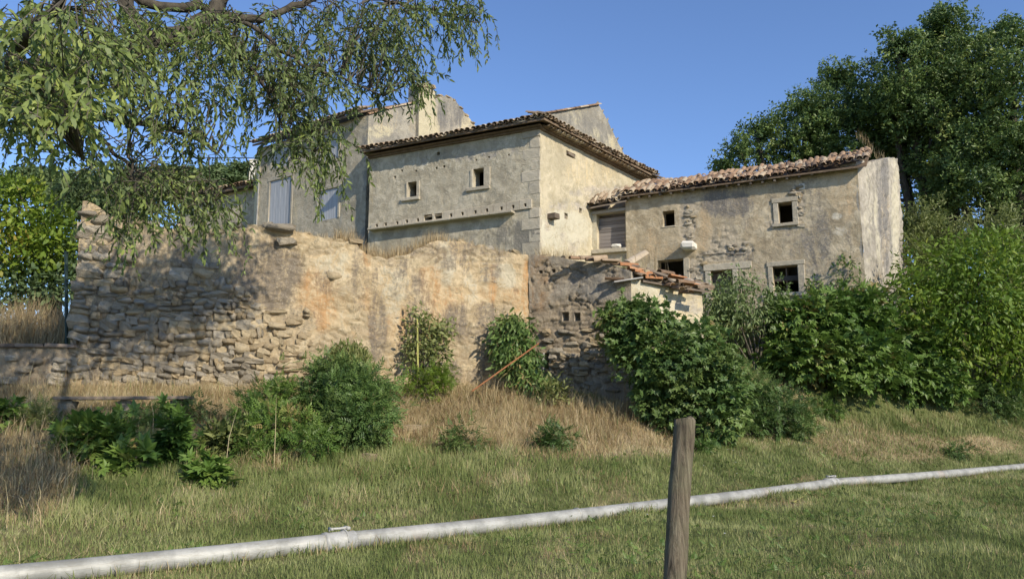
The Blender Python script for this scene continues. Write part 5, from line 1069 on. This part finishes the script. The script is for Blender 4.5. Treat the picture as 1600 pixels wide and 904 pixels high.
tuft_area(12000, [(560, 735, 420, 45, .9), (900, 730, 260, 30, .7), (330, 790, 240, 35, .6), (1420, 662, 220, 16, .9), (180, 850, 200, 40, .4)], .10, .28, .28, .009, .45, 7, 24)
tuft_area(2600, [(1190, 775, 45, 10, 1), (1300, 764, 60, 8, .8), (1170, 776, 30, 8, .9)], .10, .26, .25, .012, .4, 12, 20)
tuft_area(5000, [(760, 790, 700, 70, .5), (1300, 820, 400, 90, .35)], .10, .24, .3, .006, .4, 6, 20)
tuft_area(420, [(1010, 640, 60, 40, .6), (870, 620, 60, 40, .6), (1275, 640, 80, 30, .5), (1400, 630, 120, 30, .4), (560, 680, 80, 40, .6), (430, 690, 100, 40, .7), (200, 700, 160, 60, .7), (60, 640, 80, 60, .8)], .6, 1.25, 1., .011, .16, 9, 24)
X = rng.uniform(-17, -8.6, 15000); Y = rng.uniform(17.35, 20.5, 15000); m = (800+F*X/Y < 112); X, Y = X[m], Y[m]; Z = zt(X, Y); k = len(X)    # tall pale straw beyond the low wall
segs.append(blades(X, Y, Z, rng.uniform(.3, 1.25, k)*(.3+1.0*fbm(X*1.5, Y*1.5, 5, 2)), np.full(k, .012), np.abs(rng.normal(size=k))*.5+.05, rng.uniform(.75, 1, k), 2))
a_ = []
for i, S_ in enumerate(segs): a_.append(sum(len(q[0]) for q in segs[:i]))
o = mesh('tall_grass', np.concatenate([q[0] for q in segs]), np.concatenate([q[1]+b for q, b in zip(segs, a_)]), MG, None, {'rnd': np.concatenate([q[2] for q in segs]), 'mixv': np.concatenate([q[3] for q in segs])}, False); tag(o, 'long dry straw and seeding grass on the bank and behind the low wall', 'grass', kind='stuff')
# dry weeds rooted on the wall tops and the shed roof
segs = []
def top_weeds(pl, z_of, s0, s1, n, hmin, hmax, off, dry=1., wd=.008):
    s = rng.uniform(s0, s1, n); p = np.stack([pl.pt(q, z_of(q), -random.uniform(*off)) for q in s])
    segs.append(blades(p[:, 0], p[:, 1], p[:, 2]-.03, rng.uniform(hmin, hmax, n), np.full(n, wd), np.abs(rng.normal(size=n))*.3, np.full(n, .9)*(rng.random(n) < dry), 2))
top_weeds(T, ztopT, sT(520), sT(700), 1700, .12, .5, (.05, .45)); top_weeds(T, ztopT, sT(430), sT(824), 1100, .06, .25, (.0, .45)); top_weeds(SW, ztopS, 0.1, SW.s_at(900), 260, .1, .4, (.1, .5))
ze_ = lambda q: zee[2][1]; top_weeds(RE, ze_, RE.s_at(1366), RE.s_at(1402), 120, .1, .34, (.05, .3)); top_weeds(SE, lambda q: zc+.15, SE.s_at(1000), SE.s_at(1060), 40, .5, 1.3, (.3, .9), 1., .01)
lw_ = lambda q: 5.1
top_weeds(RF, lambda q: 5.7, s_l-.05, s_l+.45, 260, .3, 1.0, (-.5, -.1), .4, .012)
a_ = [sum(len(q[0]) for q in segs[:i]) for i in range(len(segs))]
o = mesh('wall_top_weeds', np.concatenate([q[0] for q in segs]), np.concatenate([q[1]+b for q, b in zip(segs, a_)]), MG, None, {'rnd': np.concatenate([q[2] for q in segs]), 'mixv': np.concatenate([q[3] for q in segs])}, False); tag(o, 'thin dry weeds growing along the broken wall tops', 'weeds', kind='stuff')
lb = LB(); X, Y = scatter(9000, 5.5, 24); Z = zt(X, Y); px, py = proj(X, Y, Z); m = (fbm(X*.9, Y*.9, 91, 3) > .52) & (~inside_wall(X, Y)) & (dryness(X, Y, Z) < .62); X, Y, Z = X[m], Y[m], Z[m]; n = len(X)
an = rng.uniform(0, 6.283, n); lb.add(T_PINN, np.stack([X, Y, Z+rng.uniform(.01, .06, n)], -1), np.stack([np.cos(an), np.sin(an), rng.uniform(.1, 1.1, n)], -1), np.tile([0, 0, 1.], (n, 1)), rng.uniform(.05, .14, n)*(.6+Y/30))
o = lb.build('ground_weeds', ML['fig'], None); tag(o, 'small leafy weeds scattered through the rough grass', 'weeds', kind='stuff')
# small white flowers
mw = mat_simple('white_petal', [(.3, (.75, .75, .7)), (.7, (.8, .8, .78))], 9, .8, .1)
X, Y = scatter(700, 7, 24, .0, .75); Z = zt(X, Y); px, py = proj(X, Y, Z); m = rng.random(700) < ell(px, py, [(1450, 665, 190, 28, .5), (1250, 690, 250, 30, .25), (1000, 760, 400, 90, .10)]); X, Y, Z = X[m], Y[m], Z[m]
lb = LB(); n = len(X)
for j in range(5):
    an = j*1.2566+rng.random(n)*.2; lb.add((np.array([(0, 0, 0), (.5, .3, 0), (1, 0, .1), (.5, -.3, 0)]), np.array([(0, 2, 1), (0, 3, 2)])), np.stack([X, Y, Z+.13], -1), np.stack([np.cos(an), np.sin(an), an*0+.3], -1), np.tile([0, 0, 1.], (n, 1)), .018)
o = lb.build('wild_flowers', mw, None); tag(o, 'scattered tiny white flowers in the grass below the fig bushes', 'flowers', kind='stuff')

# ------------------------------------------------------------ irrigation pipe
def mat_pipe():
    t = NT('dull_galvanised'); o = t.obj(); n1 = t.noise(o, 3, 5, .65); n2 = t.noise(t.map(o, (.6, .6, 6)), 12, 4, .7)
    c = t.mix(t.rng(n1, .35, .65), (.25, .245, .22), (.42, .41, .37)); c = t.mix(t.math('MULTIPLY', t.rng(n2, .5, .66), .32), c, (.20, .175, .13)); c = t.mix(t.math('MULTIPLY', t.rng(t.noise(o, 1.1, 3, .6), .60, .70), .35), c, (.36, .26, .19))
    t.pbr(c, .58, t.bump(t.math('ADD', n1, n2), .3, .01), .2, .4); return t.m
MP = mat_pipe(); MC = mat_simple('cast_coupling', [(.3, (.30, .29, .26)), (.7, (.46, .45, .42))], 10, .6, .5, metal=.2)
pr_ = .089
pp = []
for (x, y) in [(-260, 925), (533, 845), (1060, 786), (1300, 754.5), (1600, 729), (1960, 702)]:
    p = ground_at(x, y, pr_+.03); pp.append(p)
pi_ = empty('irrigation_pipe', (pp[1].x, pp[1].y, 0), 'long dull silver metal irrigation pipe lying across the grass', 'pipe')
for i in range(len(pp)-1):
    a, b = pp[i], pp[i+1]; m = MB(); n = 14; P = [a.lerp(b, q/n)+Vector((0, 0, -.012*math.sin(math.pi*q/n))) for q in range(n+1)]; m.tube(P, pr_, 24); m.build('pipe_section', MP, pi_, True)
gx, gy = [], []
for a, b in zip(pp[:-1], pp[1:]):
    L_ = (b-a).length; k = int(L_*420); t_ = rng.random(k); side = rng.uniform(.06, .2, k)*np.where(rng.random(k) < .75, 1, -1); d = (b-a).normalized(); clump = fbm((a.x+t_*L_)*2.2, t_*0, 12, 3) > rng.random(k)*.95
    gx.append((a.x+d.x*t_*L_+d.y*side)[clump]); gy.append((a.y+d.y*t_*L_-d.x*side)[clump])
gx = np.concatenate(gx); gy = np.concatenate(gy); k = len(gx); m_ = rng.random(k) < .75
V, Ff, R_, Mx_ = blades(gx, gy, zt(gx, gy)-.01, rng.uniform(.05, .17, k), np.full(k, .010), np.abs(rng.normal(size=k))*.5, np.where(m_, rng.uniform(0, .2, k), .85), 2)
o = mesh('pipe_side_grass', V, Ff, MG, None, {'rnd': R_, 'mixv': Mx_}, False); tag(o, 'uncut grass growing up against both sides of the pipe', 'grass', kind='stuff')
def coupling(p, d, s_=1.):
    d = d.normalized(); m = MB()
    prof = [(-.20, 1.0), (-.20, 1.14), (-.17, 1.20), (-.15, 1.12), (.0, 1.12), (.02, 1.22), (.05, 1.22), (.06, 1.10), (.14, 1.08), (.15, 1.0)]
    m.tube([p+d*a for a, r in prof], [pr_*r for a, r in prof], 24); c = m.build('coupling', MC, pi_, True)
    m = MB(); u = Vector((0, 0, 1)); sd = d.cross(u).normalized()
    m.tube([p+d*.03+sd*pr_*1.2*math.cos(t)+u*pr_*1.28*math.sin(t) for t in [i*math.pi/12 for i in range(0, 13)]], .010, 6)
    m.tube([p-d*.14+u*pr_*1.25, p-d*.12+u*(pr_*1.5), p-d*.02+u*(pr_*1.45), p+d*.06+u*(pr_*1.5), p+d*.10+u*(pr_*1.3)], [.010, .013, .013, .017, .012], 6)
    m.tube([p-d*.12+u*pr_*1.5-sd*.04, p-d*.12+u*pr_*1.5+sd*.04], .016, 6); m.tube([p+d*.06+u*pr_*1.45-sd*.05, p+d*.06+u*pr_*1.45+sd*.05], .02, 6)
    m.build('latch', MC, c, True)
coupling(pp[1], pp[2]-pp[1]); coupling(pp[3], pp[4]-pp[3]); 
m = MB(); q = pp[1].lerp(pp[2], .62); d = (pp[2]-pp[1]).normalized(); m.tube([q-d*.015, q+d*.015], pr_*1.03, 24); m.build('weld_ring', MP, pi_, True)

# ------------------------------------------------------------ wooden post
def mat_post():
    t = NT('weathered_round_wood'); o = t.obj(); v = t.map(o, (1, 1, .10)); n1 = t.noise(v, 26, 6, .7, 1.2); n2 = t.noise(v, 90, 3, .6); b = t.noise(o, 3.5, 4, .6)
    wv = t.n('ShaderNodeTexWave', wave_type='RINGS', rings_direction='Y'); t.L(t.map(o, (3, 3, .45)), wv.inputs[0]); wv.inputs['Scale'].default_value = 5; wv.inputs['Distortion'].default_value = 6; wv.inputs['Detail'].default_value = 3
    c = t.ramp(n1, [(.32, (.045, .036, .025)), (.5, (.15, .122, .082)), (.7, (.25, .21, .145))]); c = t.mix(t.math('MULTIPLY', t.rng(wv.outputs[0], .3, .8), .35), c, (.12, .09, .065)); c = t.mix(t.math('MULTIPLY', t.rng(b, .4, .65), .45), c, (.15, .155, .085))
    t.pbr(c, .9, t.bump(t.math('ADD', n1, t.math('MULTIPLY', n2, .3)), 1., .02), spec=.2); return t.m
pd = 5.0; ptop = at(1069.5, 656, pd); pbot = at(1050, 960, pd-.12); d = (pbot-ptop).normalized(); foot = ptop+d*((ptop.z+.35)/-d.z)
post = MB(); m_n = 40; P = [ptop+(foot-ptop)*(i/(m_n-1)) for i in range(m_n)]; R_ = [.0655+.006*i/m_n+.0012*math.sin(i*.8)+random.uniform(-.0008, .0008) for i in range(m_n)]
P = [ptop-d*.012, ptop-d*.010, ptop-d*.002]+P; R_ = [.040, .056, .063]+R_
post.tube([p+Vector((.003*math.sin(i*.35), 0, 0)) for i, p in enumerate(P)], R_, 28)
o = post.build('wooden_post', mat_post(), None, True); tag(o, 'round weathered wooden stake standing nearest the camera in front of the pipe', 'post', kind='thing')

# ------------------------------------------------------------ small things
m = MB(); m.tube([at(737, 611, 17.9), at(790, 573, 18.3), at(842, 536, 18.7)], .019, 6); o = m.build('rusty_rod', M['rust'], None); tag(o, 'rusty iron bar leaning from the dry bank up against the green mound', 'rod', kind='thing')
m = MB(); m.tube([at(653, 590, 18.55), at(652.5, 545, 18.6), at(652, 498, 18.65)], [.024, .022, .018], 6); o = m.build('garden_cane', M['cane'], None); tag(o, 'yellow-green cane standing upright in front of the ivy clump', 'cane', kind='thing')
m = MB(); a = at(103.5, 395, 17.2); b = at(104, 548, 17.2); m.tube([a, b], .035, 8); m.tube([a+Vector((0, 0, .0)), a+Vector((0, 0, .03))], .05, 8); o = m.build('metal_post', M['greenpost'], None); tag(o, 'dark green metal post beside the left pillar of the stone wall', 'post', kind='thing')
bl = empty('plank_bench', at(190, 632, 14.6), 'long grey plank resting on stones at the left foot of the wall', 'bench'); 
a = at(88, 622, 14.5); b = at(300, 621, 14.9); box_part('plank', a, b, .42, .055, M['oldwood'], bl)
for t_ in (.08, .5, .9): p = a.lerp(b, t_); put('support_stone', STONES['stone'][int(t_*9)], Matrix.Translation((p.x, p.y+.05, p.z-.15))@Matrix.Diagonal((.26, .3, .24, 1)), bl)
for k, (x, y, s_, lab) in enumerate([(648, 672, .34, 'larger pale rock in the straw left of the small dark shrub'), (664, 666, .22, 'small pale rock just right of the larger pale rock'), (574, 715, .26, 'pale rock at the foot of the dark bush on the bank'), (636, 688, .2, 'small pale rock below the larger pale rock on the bank')]):
    Y = 14.6 if k != 2 else 13.4; p = at(x, y, Y); Y = gdepth(x, y+4); p = at(x, y, Y); p.z = zt1(p.x, Y)+s_*.16; me = stone_mesh(200+k); me.materials.append(M['stoney']); o = link('rock', me); o.matrix_basis = Matrix.Translation(p)@Matrix.Rotation(k*1.3, 4, 'Z')@Matrix.Diagonal((s_, s_*.8, s_*.5, 1)); tag(o, lab, 'rock', 'pale rocks on the bank', kind='thing')
m = MB(); m.tube([at(x, y, 30) for x, y in ((-120, 226), (0, 231), (60, 237), (110, 240), (300, 246), (400, 247))], .02, 4, False); o = m.build('power_cable', M['cable'], None); tag(o, 'thin dark overhead cable crossing the sky at left', 'cable', kind='thing')
m = MB(); P = [ground_at(x, y, .06) for x, y in ((1222, 781), (1240, 784), (1256, 774), (1266, 764))]; m.tube(P, [.004, .008, .008, .004], 5); m.tube([P[1], ground_at(1262, 787, .05)], [.006, .003], 4); o = m.build('fallen_twig', M['cane'], None); tag(o, 'bare pale twig lying on the grass below the far pipe joint', 'twig', kind='thing')
